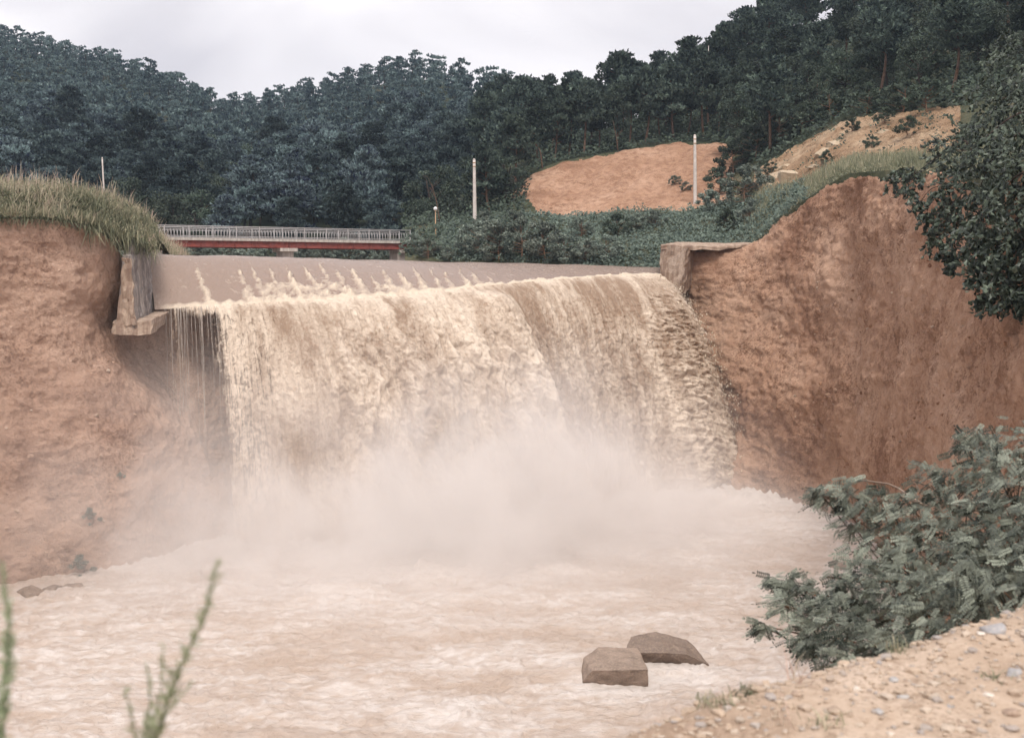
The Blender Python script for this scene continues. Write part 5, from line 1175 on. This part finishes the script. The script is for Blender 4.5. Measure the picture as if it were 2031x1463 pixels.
weed(r1, [([r1, Q(300, 1480, 1.9), Q(360, 1320, 1.86), Q(400, 1240, 1.85), Q(432, 1118, 1.82)], 420, 0.035), ([r1, Q(290, 1470, 1.95), Q(318, 1380, 1.95), Q(325, 1280, 1.94)], 300, 0.035),
          ([r1, Q(280, 1480, 1.9), Q(300, 1400, 1.9), Q(290, 1310, 1.9)], 260, 0.03), ([r1, Q(270, 1470, 1.9), Q(262, 1420, 1.88), Q(248, 1370, 1.86)], 200, 0.03), ([r1, Q(300, 1455, 1.92), Q(350, 1390, 1.96), Q(385, 1350, 1.98)], 240, 0.03)],
     'blurred feathery green weed at the lower left, very near')
r2 = np.array([-0.84, 1.8, 12.4])
weed(r2, [([r2, Q(5, 1470, 1.78), Q(14, 1330, 1.76), Q(18, 1240, 1.75), Q(4, 1120, 1.75)], 460, 0.035), ([r2, Q(-5, 1450, 1.8), Q(2, 1360, 1.8), Q(28, 1270, 1.8)], 300, 0.03), ([r2, Q(-20, 1400, 1.8), Q(-15, 1250, 1.8), Q(-22, 1100, 1.8)], 300, 0.03)],
     'blurred tall green weed at the left edge, very near')

def undergrowth():
    r = np.random.default_rng(55); g = Geo(); n = 42000
    u = r.uniform(800, 2250, n); t = np.where(u < 1045, r.uniform(0.08, 0.92, n), r.uniform(0.525, 0.92, n)); sel = (u > 1500) & (u < 1880) & (r.random(n) < 0.30); t = np.where(sel, r.uniform(0.30, 0.52, n), t); iu = np.clip(((u - 800) / 1600 * 519).astype(int), 0, 519); it = np.clip((t * 259).astype(int), 0, 259); p = HILL[iu, it]
    lump = np.clip(fbm(p[:, 0] / 2.2, p[:, 1] / 2.2, 0, 3, seed=93) + 0.3, 0, 1); p = p + np.stack([r.normal(0, 0.3, n), r.normal(0, 0.3, n), r.random(n) * (0.3 + 2.2 * lump)], -1)
    ok = ~sel | (fbm(p[:, 0] / 2.0, p[:, 1] / 2.0, p[:, 2] / 2.0, 2, seed=94) > 0.2); p[sel, 2] -= 0.5 * (p[sel, 2] - HILL[iu, it][sel, 2]); p, lump, sel = p[ok], lump[ok], sel[ok]; n = len(p)
    D = rand_dirs(n, r); Nn = unit(np.array([0, -0.5, 0.8]) + r.normal(0, 0.5, (n, 3))); Wd = unit(np.cross(D, Nn)); D = np.cross(Nn, Wd)
    V, F = leaves(p, D, Wd, r.uniform(0.25, 0.55, n) * np.where(sel, 0.6, 1.0), 0.7); g.add(V, F, np.repeat(np.clip(0.42 + r.normal(0, 0.22, n), 0, 1), 4))
    tag(link('undergrowth', g.mesh('undergrowth'), MAT['broadleaf']), 'dark leafy undergrowth between the trees of the right hillside', 'undergrowth', None, 'stuff')
undergrowth()

# ------------------------------------------------------------------ spray and air
def haze():
    m = M('haze'); v = m.n('VolumePrincipled'); v.inputs['Color'].default_value = (0.62, 0.80, 1.0, 1); v.inputs['Density'].default_value = 0.00025; v.inputs['Anisotropy'].default_value = 0.2
    m.t.links.new(v.outputs[0], m.out.inputs['Volume'])
    o = box('haze', (0, 300, 68), (860, 740, 144), m.m); tag(o, 'thin bluish air over the valley', 'haze', None, 'stuff')
haze()
def spray():
    me = bpy.data.meshes.new('spray_mist'); bm = bmesh.new()
    V = box_v((-1.0, 57.0, 6.9), (52, 46, 14.6)); vs = [bm.verts.new(tuple(p)) for p in V]
    for f in BOXF: bm.faces.new([vs[i] for i in f])
    bmesh.ops.recalc_face_normals(bm, faces=bm.faces); bm.to_mesh(me); bm.free()
    m = M('spray'); m.t.links  # volume only
    BL = [((0.0, 56.0, 0.8), (7.5, 5.5, 4.8), 0.40), ((-1.0, 57.0, 4.2), (6.5, 4.5, 4.4), 0.13), ((-6.5, 54.8, 0.4), (7.0, 5.2, 4.2), 0.26), ((-12.5, 53.0, 0.6), (6.5, 5.5, 5.0), 0.13), ((7.5, 60.0, 0.0), (6.0, 4.8, 2.4), 0.28), ((13.0, 64.5, 0.0), (5.0, 4.0, 1.4), 0.18), ((-2.0, 49.5, -0.3), (17.0, 8.5, 2.2), 0.075), ((-16.0, 49.0, 2.5), (10.0, 7.0, 7.5), 0.034), ((3.0, 52.0, 4.0), (14.0, 8.0, 6.0), 0.010)]
    tot = None
    for c, rad, dn in BL:
        a = m.n('VectorMath', operation='SUBTRACT'); m.set(a.inputs[0], m.co); a.inputs[1].default_value = c
        b = m.n('VectorMath', operation='DIVIDE'); m.set(b.inputs[0], a.outputs[0]); b.inputs[1].default_value = rad
        d = m.n('VectorMath', operation='DOT_PRODUCT'); m.set(d.inputs[0], b.outputs[0]); m.set(d.inputs[1], b.outputs[0])
        e = m.math('MULTIPLY', m.math('POWER', 2.71828, m.math('MULTIPLY', d.outputs['Value'], -1.0)), dn); tot = e if tot is None else m.math('ADD', tot, e)
    nz_ = m.noise(0.24, 4, 0.58, dist=0.8); k = m.math('MULTIPLY', tot, m.ramp(nz_, [(0.34, 0.12), (0.66, 1.7)]))
    k = m.math('MAXIMUM', m.math('SUBTRACT', k, 0.004), 0.0)
    v = m.n('VolumePrincipled'); v.inputs['Color'].default_value = (0.985, 0.955, 0.938, 1); v.inputs['Anisotropy'].default_value = 0.0; m.set(v.inputs['Density'], k)
    m.t.links.new(v.outputs[0], m.out.inputs['Volume'])
    o = link('spray_mist', me, m.m); tag(o, 'white spray mist rising from the foot of the waterfall', 'mist', None, 'stuff')
spray()
# where few alike trees share a label, tell them apart by their order from the left
ORD = 'first second third fourth fifth sixth seventh eighth ninth tenth eleventh twelfth thirteenth fourteenth fifteenth sixteenth seventeenth eighteenth nineteenth twentieth'.split()
bpy.context.view_layer.update()
by = {}
for o in bpy.data.objects:
    if o.parent is None and o.get('label') and o.get('category') in ('pine tree', 'tree'): by.setdefault(o['label'], []).append(o)
for lab, os_ in by.items():
    if 1 < len(os_) <= 20:
        os_.sort(key=lambda o: o.location.x / max(1.0, o.location.y))
        for k, o in enumerate(os_): o['label'] = f'{lab}, {ORD[k]} from left'
if False: print('objects', len(bpy.data.objects), 'tris', sum(len(o.data.polygons) for o in bpy.data.objects if o.type == 'MESH'))
